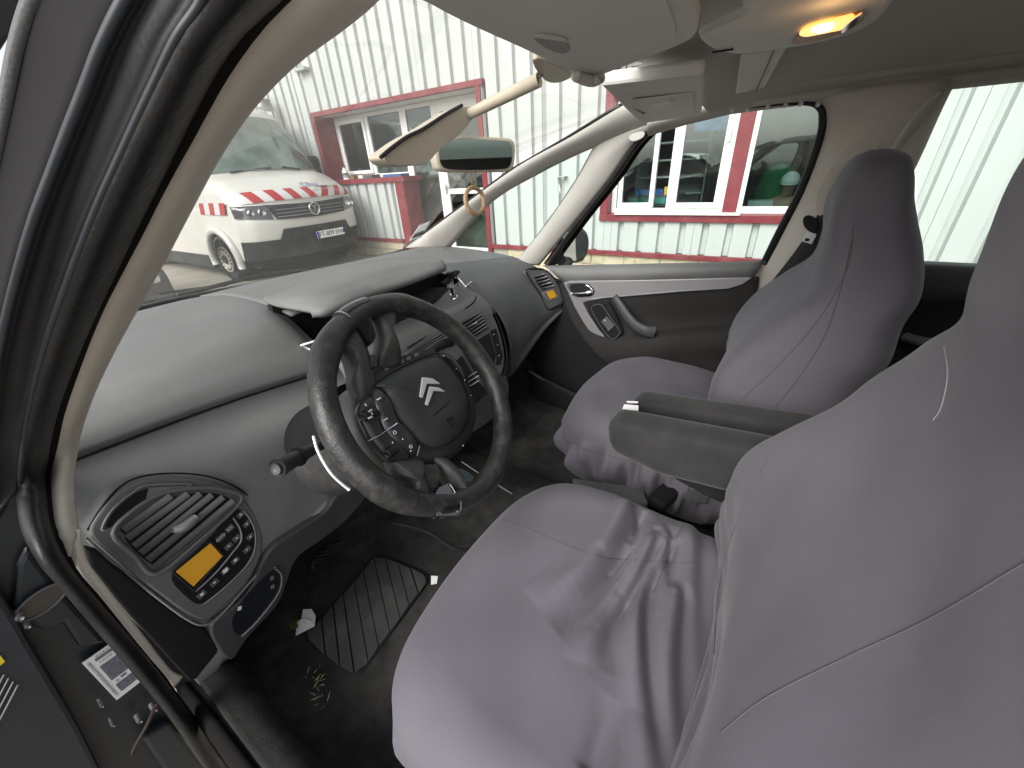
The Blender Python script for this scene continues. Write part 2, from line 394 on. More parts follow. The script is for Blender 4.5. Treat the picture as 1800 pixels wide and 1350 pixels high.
for yy in (.9, 1.78): boxes('upright', [((XW+.9, yy, -1.4), (XW+1.4, yy+.02, .8))], MATS['light_grey'], sh)
fb = empty('paper_stack', (XW+.55, 1.4, -.42), 'blue and yellow leaflet boxes piled at the foot of the left casement', 'leaflets')
boxes('desk_tray', [((XW+.4, 1.1, -.55), (XW+.8, 1.75, -.42))], m_dkgrey, fb)
boxes('leaflet', [((XW+.4, 1.3, -.42), (XW+.6, 1.65, -.36))], m_blue, fb); boxes('leaflet', [((XW+.42, 1.2, -.42), (XW+.6, 1.29, -.33))], mat('yellow', (.6, .4, .03), .5), fb)
boxes('leaflet', [((XW+.38, 1.25, -.52), (XW+.40, 1.72, -.45))], mat('teal_print', (.03, .25, .2), .5), fb)
# green coat on a chair + person with a white cap
cc = [P(a, b, x=XW+.9) for a, b in ((1330, 372), (1338, 340), (1345, 305), (1352, 290), (1368, 287), (1380, 292), (1384, 320), (1392, 352), (1388, 372))]
coat = empty('green_coat', P(1360, 372, x=XW+.9), 'green coat hanging over a chair back inside the dark workshop window', 'coat')
def coat_pt(u, v):
    zt, zb = P(1365, 287, x=XW+.9).z, P(1360, 372, x=XW+.9).z
    z = zt+(zb-zt)*v; hw = .13+.07*v+.02*math.sin(v*4)
    yc = P(1362, 330, x=XW+.9).y; a = u*2*math.pi
    fold = 1+.12*math.sin(a*7+v*3)*v
    return Vector((XW+.9+.1*math.cos(a)*fold, yc+hw*math.sin(a)*fold*(math.sin(min(1, v*5+.15)*math.pi/2)), z))
vs = [coat_pt(i/40, j/24) for j in range(25) for i in range(40)]
obj('cloth', vs, grid_faces(25, 40, False, True)+[tuple(range(40))], m_green, coat)
boxes('chair_back', [((XW+.88, coat_pt(.25, .5).y-.25, coat_pt(0, 1).z-.5), (XW+.93, coat_pt(.25, .5).y-.1, coat_pt(0, 1).z))], m_dkgrey, coat)
hp = P(1387, 325, x=XW+.8)
per = empty('person', hp-Vector((0, 0, .8)), 'person in a white cap sitting inside the dark workshop window', 'person')
m_skin = mat('skin', (.45, .26, .18), .5, var=.08)
def skinned(name, vs, es, rad, m, parent):
    base = ORG[parent.name]; me = bpy.data.meshes.new(name); me.from_pydata([tuple(Vector(v)-base) for v in vs], es, []); me.materials.append(m)
    o = bpy.data.objects.new(name, me); COL.objects.link(o); o.parent = parent
    s = o.modifiers.new('k', 'SKIN'); sv = me.skin_vertices[0].data
    for i, r in enumerate(rad): sv[i].radius = (r, r) if not isinstance(r, tuple) else r
    sv[0].use_root = True
    o.modifiers.new('u', 'SUBSURF').levels = 2; o.modifiers['u'].render_levels = 2
    return o
h = hp
skinned('body', [h+Vector(v) for v in ((0, 0, -.62), (0, 0, -.4), (0, 0, -.2), (-.02, 0, -.12), (-.03, 0, -.02), (-.03, 0, .07), (0, .2, -.22), (-.1, .26, -.48), (-.32, .2, -.5), (0, -.2, -.22), (-.1, -.26, -.48), (-.32, -.2, -.5), (-.11, 0, -.01))],
        [(0, 1), (1, 2), (2, 3), (3, 4), (4, 5), (2, 6), (6, 7), (7, 8), (2, 9), (9, 10), (10, 11), (4, 12)], [.16, .15, .14, .055, .09, .075, .06, .045, .035, .06, .045, .035, .02], m_skin, per)
skinned('dark_shirt', [h+Vector(v) for v in ((0, 0, -.64), (0, 0, -.4), (0, 0, -.22), (0, .2, -.23), (-.08, .25, -.42), (0, -.2, -.23), (-.08, -.25, -.42))], [(0, 1), (1, 2), (2, 3), (3, 4), (2, 5), (5, 6)], [.18, .17, .16, .08, .06, .08, .06], mat('shirt', (.12, .08, .06), .8), per)
capv = [h+Vector((-.03+.105*math.cos(a)*math.cos(b), .095*math.sin(a)*math.cos(b), .03+.11*math.sin(b))) for b in [i*math.pi/2/8 for i in range(9)] for a in [j*2*math.pi/20 for j in range(20)]]
obj('cap', capv, grid_faces(9, 20, False, True), m_paper, per, thick=.004)
brim = [h+Vector((-.1-.1*math.cos(a)*r, .08*math.sin(a), .03-.02*r)) for r in (0, .5, 1) for a in [(-.5+j/10)*math.pi for j in range(11)]]
obj('cap_brim', brim, grid_faces(3, 11), m_paper, per, thick=.004)
dk = empty('desk', (XW+.8, 0, -1.4), 'dark desk with papers behind the right pane of the side window', 'desk')
boxes('desk_top', [((XW+.35, -1, -.62), (XW+1.1, .38, -.58))], m_wood, dk); boxes('papers', [((XW+.42, .08, -.58), (XW+.6, .33, -.50))], m_paper, dk); boxes('leg', [((XW+.4, -1, -1.4), (XW+.45, -.95, -.62))], m_wood, dk); boxes('leg', [((XW+1, .3, -1.4), (XW+1.05, .35, -.62))], m_wood, dk)
# sill clutter in the niche
bt = empty('spray_bottle', P(596, 308, x=XW+.15), 'small white plastic bottle standing at the left end of the red sill', 'bottle')
b0 = Vector((XW+.2, 7.2, -.045))
tube('bottle_body', [b0, b0+Vector((0, 0, .14)), b0+Vector((0, 0, .17)), b0+Vector((0, 0, .2))], lambda t: .055 if t < .6 else .03, m_paper, bt, n=14)
tube('bottle_cap', [b0+Vector((0, 0, .2)), b0+Vector((0, 0, .24))], .028, m_dkgrey, bt, n=12)
tube('bottle_label', [b0+Vector((0, 0, .03)), b0+Vector((0, 0, .11))], .057, mat('label_grey', (.25, .3, .35), .5), bt, n=14)
plainbox('box', 6.35, 6.6, -.045, .01, XW+.1, XW+.3, m_dkgrey, 'flat dark case lying in the middle of the red sill', 'case')
plainbox('rag', 5.55, 6.0, -.045, .0, XW+.05, XW+.25, mat('blue_cloth', (.05, .1, .25), .8), 'blue cloth bundle lying near the right end of the red sill', 'cloth')
plainbox('tin', 6.85, 7.0, -.045, .02, XW+.1, XW+.2, m_wood, 'low brown tin beside the bottle on the red sill', 'tin')
# clutter behind the niche glass: slanting boards, sacks, plastic film
def slab(name, pts, m, label, cat): tag(prism(name, pts, (.03, 0, 0), m), label, cat)
slab('board', [(XN+.5, 6.9, .0), (XN+.5, 7.1, .0), (XN+.5, 6.2, .8), (XN+.5, 5.9, .8)], mat('pale_board', (.5, .5, .46), .6), 'pale board leaning behind the white casement pane', 'board')
m_film = mat('crumpled_plastic', (.42, .42, .40), .45, var=.4, vscale=5, bump2=1.0, b2scale=7)
def heap(name, y0, y1, z0, z1, x, m, label, seed):
    rnd = random.Random(seed); n = 14; ph = [rnd.uniform(0, 6) for _ in range(6)]
    vs = []
    for i in range(n*2):
        for j in range(n*2):
            u, v = i/(2*n-1), j/(2*n-1)
            d = .08*math.sin(u*9+ph[0]+v*4)+.06*math.sin(v*11+ph[1]-u*5)+.04*math.sin(u*23+ph[2])*math.cos(v*17+ph[3])
            vs.append((x+d-.25*(1-v), y0+(y1-y0)*(u+.04*math.sin(v*9+ph[4])), z0+(z1-z0)*v*(1+.1*math.sin(u*8+ph[5]))))
    tag(obj(name, vs, grid_faces(2*n, 2*n), m, None, thick=.02), label, 'clutter')
heap('plastic_wrap', 5.1, 6.5, -.1, .75, XN+.55, m_film, 'crumpled clear plastic wrap piled behind the middle niche pane', 1)
heap('sack_pile', 3.9, 4.85, -1.3, -.35, XN+.5, mat('olive_sack', (.2, .2, .13), .8, var=.4, vscale=4, bump2=.8, b2scale=9), 'olive sacks piled behind the lower glass of the white door', 2)
heap('plastic_heap', 3.9, 5.6, -.4, .6, XN+.6, mat('grey_plastic_heap', (.25, .26, .25), .5, var=.5, vscale=4, bump2=1, b2scale=8), 'grey plastic sheets heaped behind the upper door glass', 3)
# ------------------------------------------------------------------ white van
VX, VY = 3.23, 6.22
m_van = mat('van_white', (.56, .55, .51), .3, var=.02, coat=.4, dirt=(.5, .46, .38), dscale=2, damt=.35)
m_vblk = mat('van_black_plastic', (.028, .029, .031), .6, spec=.25, var=.1, dirt=(.12, .11, .1), damt=.5)
m_vglass = mat('van_dark_glass', (.10, .14, .125), .04, var=.65, vscale=2.6, coat=.3)  # uneven tone paints in reflections and dark cab shapes
m_tyre = mat('tyre_rubber', (.03, .03, .03), .85, dirt=(.12, .11, .1), damt=.6)
m_chrome = mat('chrome', (.75, .76, .78), .12, metal=1, var=.02)
van = empty('parked_van', (VX, VY+2.5, -1.4), 'white parked van with red and silver warning stripes facing the camera', 'van')
VP = [(-1.05, .10), (-.80, .02), (-.55, 0), (-.42, .03), (-.30, .05), (-.18, .10), (-.05, .28), (.06, .52), (.13, .74), (.18, .80), (.55, 1.10), (.95, 1.42), (1.03, 1.52), (1.12, 1.75), (1.20, 2.2)]   # z, distance behind the nose
def vprof(s):
    k = s*(len(VP)-1); i = min(int(k), len(VP)-2); t = k-i
    q = [Vector((VP[max(0, min(len(VP)-1, i+a))][0], VP[max(0, min(len(VP)-1, i+a))][1], 0)) for a in (-1, 0, 1, 2)]
    r = cr(*q, t); return r.x, r.y
def vhw(z): return 1.01 if z < -.1 else 1.01-.12*((z+.1)/1.25)**1.3
def vpt(u, s, d=0):
    s = max(0, min(1, s))
    z, b = vprof(s); hw = vhw(z)
    bow = .30*abs(u)**2.6+.16*max(0, abs(u)-.86)/.14*(abs(u)-.86)/.14 if True else 0
    return Vector((VX+u*hw*(1-.0*abs(u)), VY+b+bow-d, z+d*.3-.03*abs(u)**3*(1 if z > -.3 else 0)))
nU, nS = 41, 70
vs = [vpt(-1+2*i/(nU-1), j/(nS-1)) for i in range(nU) for j in range(nS)]
fs = [f[::-1] for f in grid_faces(nU, nS)]
def side_pts(sg):
    out = []
    for kx in range(13):
        for j in range(nS):
            p = vpt(sg, j/(nS-1)); t = kx/12
            yy = p.y+(VY+5.8-p.y)*t; out.append(Vector((p.x+sg*.02*math.sin(min(1, t*4)*math.pi/2), yy, p.z)))
    return out
# side walls with a wheel arch hole left open where the wheel stands
WY, WZ, WR = VY+1.12, -1.4+.35, .42
for sg in (-1, 1):
    o = len(vs); sp = side_pts(sg)
    sp2 = []
    ny = 80
    for kx in range(ny):
        t = (kx/(ny-1))**1.6
        for j in range(nS):
            p = vpt(sg, j/(nS-1)); yy = p.y+(VY+5.8-p.y)*t
            sp2.append(Vector((p.x+sg*.02*math.sin(min(1, t*4)*math.pi/2), yy, p.z)))
    vs += sp2
    for f in grid_faces(ny, nS, o=o):
        c = sum((vs[i] for i in f), Vector())/4
        if (c.y-WY)**2+(c.z-WZ)**2 < WR**2: continue
        fs.append(f if sg > 0 else f[::-1])
body = obj('body', vs, fs, m_van, van)
def vnorm(u, s):
    a = vpt(u+.01, s)-vpt(u-.01, s); b = vpt(u, min(1, s+.006))-vpt(u, max(0, s-.006)); n = a.cross(b).normalized()
    return n if n.y < 0 or n.z > .9 else -n
def vpatch(name, u0, u1, s0, s1, m, d=.006, nu=14, nv=14, th=.004, shape=None, par=None):
    vs = []
    for i in range(nu):
        for j in range(nv):
            u = i/(nu-1); v = j/(nv-1)
            if shape: uu, ss = shape(u, v)
            else: uu, ss = u0+(u1-u0)*u, s0+(s1-s0)*v
            vs.append(vpt(uu, ss)+vnorm(uu, ss)*(d+.004))
    return obj(name, vs, grid_faces(nu, nv), m, par or van)
def sz(z):      # parameter of a height
    if z < .1: z -= .05
    best = min(range(1001), key=lambda i: abs(vprof(i/1000)[0]-z)); return best/1000
vpatch('windscreen', 0, 0, 0, 0, m_vglass, .012, 41, 30, shape=lambda u, v: ((-1+2*u)*(.93-.05*v), sz(.16)+(sz(.93)-sz(.16))*v))
vpatch('bumper', -1, 1, sz(-1.05), sz(-.72), m_vblk, .012, 30, 8)
vpatch('lower_grille', 0, 0, 0, 0, m_vblk, .014, 20, 8, shape=lambda u, v: ((-1+2*u)*(.62-.08*v), sz(-.73)+(sz(-.58)-sz(-.73))*v))
gr = vpatch('grille', 0, 0, 0, 0, m_vblk, .016, 24, 8, shape=lambda u, v: ((-1+2*u)*(.58+.06*v), sz(-.47+.02*abs(2*u-1))+(sz(-.27)-sz(-.47))*v))
for zz in (-.43, -.38, -.33): vpatch('grille_bar', -.56, .56, sz(zz), sz(zz+.012), mat('dark_chrome', (.25, .25, .26), .3, metal=.8), .03, 20, 3, par=gr)
# emblem: ring with two stacked v shapes
ec = vpt(0, sz(-.37), .05)
em = empty('emblem', ec, parent=van); ORG[em.name] = ec
tube('ring', [ec+Vector((.085*math.cos(a), 0, .085*math.sin(a))) for a in [i*2*math.pi/28 for i in range(28)]], .009, m_chrome, em, n=8, closed=True)
for nm, ps in (('letter_v', [(-.04, .07), (0, .0), (.04, .07)]), ('letter_w', [(-.075, .03), (-.035, -.07), (0, .0), (.035, -.07), (.075, .03)])):
    tube(nm, [ec+Vector((a, 0, b)) for a, b in ps], .007, m_chrome, em, n=6)
for sg in (-1, 1):
    hl = vpatch('headlight', 0, 0, 0, 0, mat('headlight_dark', (.06, .06, .065), .15, coat=.6), .014, 14, 10, shape=lambda u, v, sg=sg: (sg*(.62+.36*u), sz(-.44+.04*u)+(sz(-.24+.03*u)-sz(-.44+.04*u))*v))
    for uu in (.72, .84):
        c = vpt(sg*uu, sz(-.34), .01); tube('lamp', [c+Vector((0, .01, 0)), c+Vector((0, -.025, 0))], lambda t: .055-.01*t, m_chrome, hl, n=18)
    vpatch('light_strip', 0, 0, 0, 0, m_upvc, .022, 12, 3, shape=lambda u, v, sg=sg: (sg*(.64+.30*u), sz(-.245+.03*u)+.006*v), par=hl)
m_sred = mat('stripe_red', (.36, .02, .025), .4, var=.06); m_ssil = mat('stripe_silver', (.55, .55, .55), .35, var=.06)
for i in range(14):
    a0 = -.93+i*.133; sg = -1
    vpatch('warning_stripe', 0, 0, 0, 0, m_sred if i % 2 else m_ssil, .009, 6, 6, th=.002, shape=lambda u, v, a0=a0, sg=sg: (a0+.133*u+sg*(-.03+.07*v)*(1 if a0 < .1 else -1.8), sz(-.20)+(sz(-.06)-sz(-.20))*v))
for i in range(5):      # stripes on the wing
    vs = [Vector((VX-1.037, VY+.50+.16*(i+u)+.08*(1-v), -.39+.16*v)) for u in (0, 1) for v in (0, 1)]
    obj('warning_stripe', vs, [(0, 1, 3, 2)], m_sred if i % 2 == 0 else m_ssil, van, smooth=False, thick=.002)
# flared arch, wheels
arc = [Vector((VX-1.04, WY+WR*1.06*math.cos(a), WZ+WR*1.06*math.sin(a))) for a in [math.pi*(-.08+1.16*i/20) for i in range(21)]]
tube('arch_flare', arc, .05, m_van, van, n=10, prof=[(1, -.6), (1, .6), (.2, 1), (-1, .8), (-1, -.8), (.2, -1)], up=(1, 0, 0))
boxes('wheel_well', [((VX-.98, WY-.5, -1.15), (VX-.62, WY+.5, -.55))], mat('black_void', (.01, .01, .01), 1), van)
boxes('side_skirt', [((VX-1.06, WY+.48, -1.22), (VX-.98, VY+5, -1.02))], m_vblk, van, bevel=.01)
boxes('underbody', [((VX-.9, VY+.4, -1.18), (VX+.9, VY+5.6, -1.02))], MATS['black_void'], van)
def van_wheel(x, sg, yy=None):
    yy = WY if yy is None else yy
    w = tube('wheel', [(x-sg*.11, yy, WZ), (x-sg*.10, yy, WZ), (x+sg*.10, yy, WZ), (x+sg*.11, yy, WZ)], lambda t: .35 if .1 < t < .9 else .31, m_tyre, van, n=40)
    tube('rim', [(x+sg*.112, yy, WZ), (x+sg*.122, yy, WZ)], lambda t: .2, mat('rim_grey', (.35, .33, .29), .5, metal=.5), w, n=32)
    tube('hub', [(x+sg*.10, yy, WZ), (x+sg*.15, yy, WZ)], lambda t: .085-.03*t, m_vblk, w, n=20)
    for i in range(16):
        a = i*math.pi/8; c = Vector((x+sg*.125, yy+.16*math.cos(a), WZ+.16*math.sin(a)))
        tube('rim_hole', [c-Vector((sg*.02, 0, 0)), c+Vector((sg*.001, 0, 0))], .018, MATS['black_void'], w, n=8)
van_wheel(VX-.93, -1); van_wheel(VX+.93, 1); van_wheel(VX-.93, -1, VY+4.7); van_wheel(VX+.93, 1, VY+4.7)
# plate
pc = Vector((VX+.16, VY-.03, -.79)); PR = frame(None, (1, .03, 0), n=(0, -1, .12))
m_plate = mat('plate_white', (.8, .8, .78), .3, var=.02); m_ink = mat('black_ink', (.012, .012, .014), .5, var=0); m_eu = mat('plate_blue', (.01, .06, .35), .4)
pl = box('number_plate', pc, (.52, .11, .008), m_plate, van, PR, .004)
box('blue_band', pc+PR @ Vector((-.238, 0, .0045)), (.04, .104, .003), m_eu, pl, PR, 0); box('blue_band', pc+PR @ Vector((.243, 0, .0045)), (.03, .05, .003), m_eu, pl, PR, 0)
text('plate_text', 'FT-809 EN', pc+PR @ Vector((-.0, 0, .0055)), PR, .098, m_ink, pl, ext=.001)
# bonnet lettering
e = vpt(.18, sz(-.02), .012); nn = (vpt(.3, sz(-.02))-vpt(.1, sz(-.02))).cross(vpt(.18, sz(.02))-vpt(.18, sz(-.05))); 
xx = (vpt(.3, sz(-.02))-vpt(.1, sz(-.02)))
if nn.y > 0: nn = -nn
BR = frame(None, xx, n=nn)
text('bonnet_logo', 'CBtp', e, BR, .15, mat('logo_blue', (.16, .2, .34), .4), van, ext=.001)
for dx_, dy_, w_, h_ in ((.17, -.065, .30, .012), (.20, -.092, .34, .012)): box('logo_bar', e+BR @ Vector((dx_, dy_, 0)), (w_, h_, .002), mat('logo_grey', (.12, .11, .12), .5), van, BR, 0)
for i in range(4): box('print_line', e+BR @ Vector((.0+.11*i, -.15, 0)), (.085, .012, .002), mat('print_faint', (.3, .3, .3), .5), van, BR, 0)
for sg in (-1, 1):      # door mirror, wiper
    mr_ = empty('mirror', (VX+sg*1.15, VY+1.45, .1), parent=van); ORG[mr_.name] = Vector((VX+sg*1.15, VY+1.45, .1))
    box('mirror_housing', (VX+sg*1.16, VY+1.45, .2), (.2, .16, .36), m_vblk, mr_, bevel=.05); tube('mirror_arm', [(VX+sg*.95, VY+1.4, .05), (VX+sg*1.14, VY+1.45, .06)], .03, m_vblk, mr_)
    tube('wiper', [vpt(sg*.55-.1, sz(.15), .03), vpt(sg*.55-.4 if sg > 0 else -.05, sz(.19), .03)], .012, m_vblk, van, n=6)
# side window + door line
obj('side_window', [(VX-1.0, VY+1.25, .1), (VX-1.0, VY+2.3, .1), (VX-.955, VY+2.3, .7), (VX-.955, VY+1.75, .7)], [(0, 1, 2, 3)], m_vglass, van, smooth=False, thick=.01, off=1)
# ------------------------------------------------------------------ a parked car builder (dark car left, silver car behind for reflections)
def car(x, y, yaw, m, label, plate=None, name='parked_car'):
    root = empty(name, (0, 0, 0), label, 'car')
    prof = [(-2.1, .25), (-2.12, .55), (-2.0, .78), (-1.1, .92), (-.45, 1.38), (.2, 1.46), (1.0, 1.40), (1.7, 1.0), (2.05, .92), (2.12, .55), (2.1, .25)]
    pts = spline([(a, 0, b) for a, b in prof], 70); nU = 21; vs = []
    for i in range(nU):
        u = -1+2*i/(nU-1)
        for p in pts:
            hw = .88 if p.z < .9 else .88-.25*((p.z-.9)/.55)
            zz = p.z-(.05*abs(u)**4 if p.z > .4 else 0); ax = p.x*(1-.07*abs(u)**3)
            vs.append(Vector((u*hw, ax, zz)))
    fs = grid_faces(nU, 70)
    for i in (0, nU-1): 
        a = i*70; fs.append(tuple(range(a, a+70)))
    b = obj('body', vs, fs, m, root)
    for sg in (-1, 1):
        obj('side_window', [(sg*.875, -.95, .95), (sg*.875, 1.4, .98), (sg*.70, .95, 1.34), (sg*.68, .2, 1.40), (sg*.70, -.45, 1.33)], [(0, 1, 2, 3, 4)], m_vglass, root, smooth=False, thick=.03, off=0)
        for yy in (-1.3, 1.3):
            w = tube('wheel', [(sg*.76, yy, .31), (sg*.77, yy, .31), (sg*.89, yy, .31), (sg*.90, yy, .31)], lambda t: .31 if .1 < t < .9 else .28, m_tyre, root, n=30)
            tube('rim', [(sg*.9, yy, .31), (sg*.91, yy, .31)], .2, m_chrome, w, n=20)
    obj('windscreen', [(-.68, -1.08, .955), (.68, -1.08, .955), (.6, -.5, 1.38), (-.6, -.5, 1.38)], [(0, 1, 2, 3)], m_vglass, root, smooth=False, thick=.03, off=0)
    obj('rear_window', [(-.66, 1.6, 1.08), (.66, 1.6, 1.08), (.6, 1.1, 1.37), (-.6, 1.1, 1.37)], [(0, 1, 2, 3)], m_vglass, root, smooth=False, thick=.03, off=0)
    for sg in (-1, 1):
        box('headlight', (sg*.6, -2.06, .66), (.34, .1, .13), mat('lamp_glass', (.6, .62, .62), .1), root, bevel=.03); box('tail_light', (sg*.66, 2.05, .75), (.3, .1, .16), mat('tail_red', (.5, .01, .01), .2), root, bevel=.03)
    box('bumper_bar', (0, -2.11, .42), (1.3, .08, .16), m_vblk, root, bevel=.03)
    box('number_plate', (0, -2.165, .45), (.52, .02, .11), m_plate, root, bevel=.004); box('grille', (0, -2.09, .62), (.7, .06, .12), m_vblk, root, bevel=.02)
    root.location = (x, y, -1.4); root.rotation_euler = (0, 0, yaw)
    return root
m_dcar = mat('dark_car_paint', (.03, .033, .04), .2, coat=.6); m_scar = mat('silver_car_paint', (.45, .47, .48), .3, metal=.5, coat=.5)
car(-.35, 7.0, math.radians(6), m_dcar, 'dark parked car with silver trim, cut off by the left windscreen pillar')
car(-4.2, 2.6, math.radians(12), m_scar, 'silver parked car beyond the open driver door, seen only as reflection in the workshop panes')
# ================================================================== our car: shell
m_beige = mat('beige_trim', (.56, .52, .455), .75, var=.05, bump=.15, bscale=500, dirt=(.36, .31, .25), dscale=5, damt=.35)
m_roofc = mat('beige_headliner', (.50, .48, .435), .95, var=.06, bump=.3, bscale=700, dirt=(.3, .26, .2), dscale=3, damt=.3)
m_btrim = mat('light_grey_trim', (.60, .595, .56), .6, var=.04, bump=.12, bscale=500, dirt=(.4, .38, .33), dscale=5, damt=.25)
m_seal = mat('black_rubber', (.012, .012, .013), .42, var=.2, vscale=20, bump=.2, bscale=120, dirt=(.035, .033, .03), dscale=9, damt=.5, spec=.3)
m_flock = mat('black_flock', (.010, .009, .009), .9, spec=.1, bump=.4, bscale=600)
m_navy = mat('navy_car_paint', (.010, .0145, .021), .45, coat=.05, var=.12, dirt=(.03, .034, .04), dscale=5, damt=.5)
m_inblk = mat('interior_black', (.012, .012, .0125), .75, spec=.2, var=.15, bump=.2, bscale=400)
m_carpet = mat('black_carpet', (.028, .028, .0275), .95, spec=.1, var=.25, vscale=30, bump=.8, bscale=450, dirt=(.09, .086, .078), dscale=7, damt=.65)
m_dash = mat('dash_grey', (.150, .150, .147), .62, var=.05, bump=.45, bscale=420, dirt=(.22, .218, .208), dscale=7, damt=.45)
m_dashd = mat('dash_dark', (.085, .088, .09), .6, var=.06, bump=.35, bscale=420, dirt=(.13, .125, .115), dscale=8, damt=.35)
m_sgrey = mat('door_trim_silver', (.28, .27, .28), .36, metal=.3, var=.05, stretch=(1, .3, 3), bump=.05, bscale=200)
m_void = MATS['black_void']
ws_glass = glass('windscreen_glass', (.97, .985, .97), haze=.085, hz_col=(.72, .74, .68), refl=.7, hscale=2.2)
sd_glass = glass('side_glass', (.86, .95, .92), haze=.02, refl=.8)
carb = empty('car_body', (0, 0, -1.4), 'car cabin shell with beige pillars, headliner, black seals and navy door frame', 'car')
# side plane of the passenger side
def PS(px, py, off=0):
    n = Vector((1, 0, .22)); p0 = Vector((.68+off, 0, -.30)); v = ray(px, py)
    return CAM + v*((p0-CAM).dot(n)/v.dot(n))
def zip2(a, b, bulge, n, M, direction=None):
    """rows across a band between two curves, bowed toward the cabin"""
    A, B = even(a, n), even(b, n); rows = []
    for k in range(M):
        t = k/(M-1); r = []
        for p, q in zip(A, B):
            m = p.lerp(q, t); d = direction if direction is not None else (CAM-m).normalized()
            r.append(m+Vector(d)*bulge*math.sin(math.pi*t)**.8 if t not in (0, 1) else m)
        rows.append(r)
    return rows
def band(name, a, b, bulge, m, parent=None, n=60, M=9, thick=.006, direction=None, **k):
    rows = zip2(a, b, bulge, n, M, direction)
    vs = [p for r in rows for p in r]
    return obj(name, vs, grid_faces(M, n), m, parent or carb, thick=thick, off=k.pop('off', 0), **k)
IN = Vector((-.9, -.2, .25)).normalized()
# right windscreen pillar, second pillar, joint
up_e = [PS(712, 436, -.02), PS(800, 373, -.02), PS(900, 300, -.03), PS(1000, 243, -.04), PS(1090, 188, -.05), PS(1130, 170, -.05)]
lo_e = [PS(790, 436), PS(862, 357), PS(950, 303), PS(1046, 257), PS(1120, 232), PS(1190, 205)]
m_pil = mat('grey_beige_pillar', (.42, .40, .37), .7, var=.05, bump=.15, bscale=500, dirt=(.33, .31, .28), dscale=5, damt=.35)
band('windscreen_pillar', up_e, lo_e, .028, m_pil, direction=IN)
l2 = [PS(1046, 257), PS(1018, 310), PS(985, 360), PS(945, 415), PS(905, 462)]
r2 = [PS(1190, 205), PS(1120, 250), PS(1070, 318), PS(1010, 392), PS(948, 466)]
band('door_pillar', l2, r2, .02, m_pil, direction=IN)
prism('airbag_cap', [PS(a, b, -.035) for a, b in ((1104, 243), (1108, 236), (1128, 230), (1134, 233), (1131, 242), (1112, 250))], IN*-.006, m_btrim, carb, n=20, bevel=.001)
# window seal: a black band round the opening
ring = [(1180, 210), (1230, 197), (1330, 186), (1410, 181), (1440, 187), (1447, 205), (1441, 245), (1410, 330), (1372, 405), (1344, 462)]
front = [(1180, 210), (1150, 224), (1118, 254), (1078, 312), (1020, 385), (962, 464)]
tube('window_seal', [PS(a+1, b, -.012) for a, b in front[::-1]]+[PS(a, b+1, -.012) for a, b in ring[1:]], lambda t: .009-.0055*math.exp(-((t-.50)/.14)**4)+.003*max(0, t-.7)/.3, m_seal, carb, n=8, seg=90)
band('outer_door_frame', [PS(a+14, b+3, .03) for a, b in front], [PS(a-4, b+1, .02) for a, b in front], 0, m_flock, M=2)
obj('side_window_glass', [PS(a, b, .03) for a, b in front[::-1]+ring[1:]], [tuple(range(len(front)+len(ring)-1))], sd_glass, carb, smooth=False)
obj('quarter_window_glass', [PS(a, b, .02) for a, b in ((770, 445), (860, 357), (950, 303), (1048, 256), (1020, 312), (940, 425), (905, 465))], [tuple(range(7))], sd_glass, carb, smooth=False)
tube('quarter_seal', [PS(a, b, .005) for a, b in ((1046, 257), (1018, 310), (985, 360), (945, 415), (907, 462))], .004, m_seal, carb, n=6)
tube('windscreen_seal', [p+Vector((-.0, .01, .0)) for p in up_e], .005, m_seal, carb, n=6)
# B pillar, passenger side
bl = [PS(1436, 170, -.0)]+[PS(1440, 183, -.01), PS(1448, 205, -.012), PS(1442, 250, -.012), PS(1410, 335, -.012), PS(1372, 410, -.012), PS(1330, 480, -.01), PS(1290, 560, -.01)]
br = [PS(1672, 140, -.02), PS(1668, 150, -.02), PS(1640, 190, -.03), PS(1590, 250, -.03), PS(1530, 330, -.03), PS(1470, 430, -.03), PS(1410, 520, -.03), PS(1340, 620, -.03)]
band('centre_pillar', bl, br, .022, m_beige, direction=IN)
tube('pillar_rib', [PS(1650, 163, -.035), PS(1612, 200, -.045), PS(1580, 245, -.045), PS(1562, 275, -.045)], .005, m_beige, carb, n=8, seg=20)
pr_ = [PS(a, b, -.05) for a, b in ((1490, 255), (1515, 243), (1545, 242), (1552, 252), (1500, 320), (1440, 390), (1430, 350), (1462, 290))]
prism('belt_slot_cover', pr_, IN*-.008, m_beige, carb, n=40, bevel=.002)
# rear side: pillar, rear door top, dark rear cabin
band('rear_roof_trim', [PS(1630, 150, -.01), PS(1600, 200, -.01), PS(1560, 270, -.01), PS(1510, 380, -.01), PS(1470, 470, -.01)], [PS(1674, 150, -.0), PS(1650, 200, -.0), PS(1612, 285, -.0), PS(1560, 390, .0), PS(1520, 480, .0)], .01, m_beige, direction=IN)  # plain beige trim strip behind the centre pillar
obj('rear_window_glass', [PS(a, b, .02) for a, b in ((1680, 140), (1800, 120), (2050, 110), (2100, 480), (1620, 480), (1610, 290))], [tuple(range(6))], sd_glass, carb, smooth=False)
# roof lining
def roof(x, y, z=None):
    e = abs(x)/.60
    fr = max(0, min(1, (y-.0)/.30)); zz = .178-.075*e**3-.05*fr**1.5*(1-.3*e)
    return Vector((x, y, zz))
rows = []
for i in range(40):
    y = .255-2.0*i/39
    rows.append([roof(-.50+1.1*j/40, y - (.05*(abs(-1+j/20))**2 if i == 0 else 0)) for j in range(41)])
obj('headliner', [p for r in rows for p in r], grid_faces(40, 41), m_roofc, carb, thick=.02, off=1)
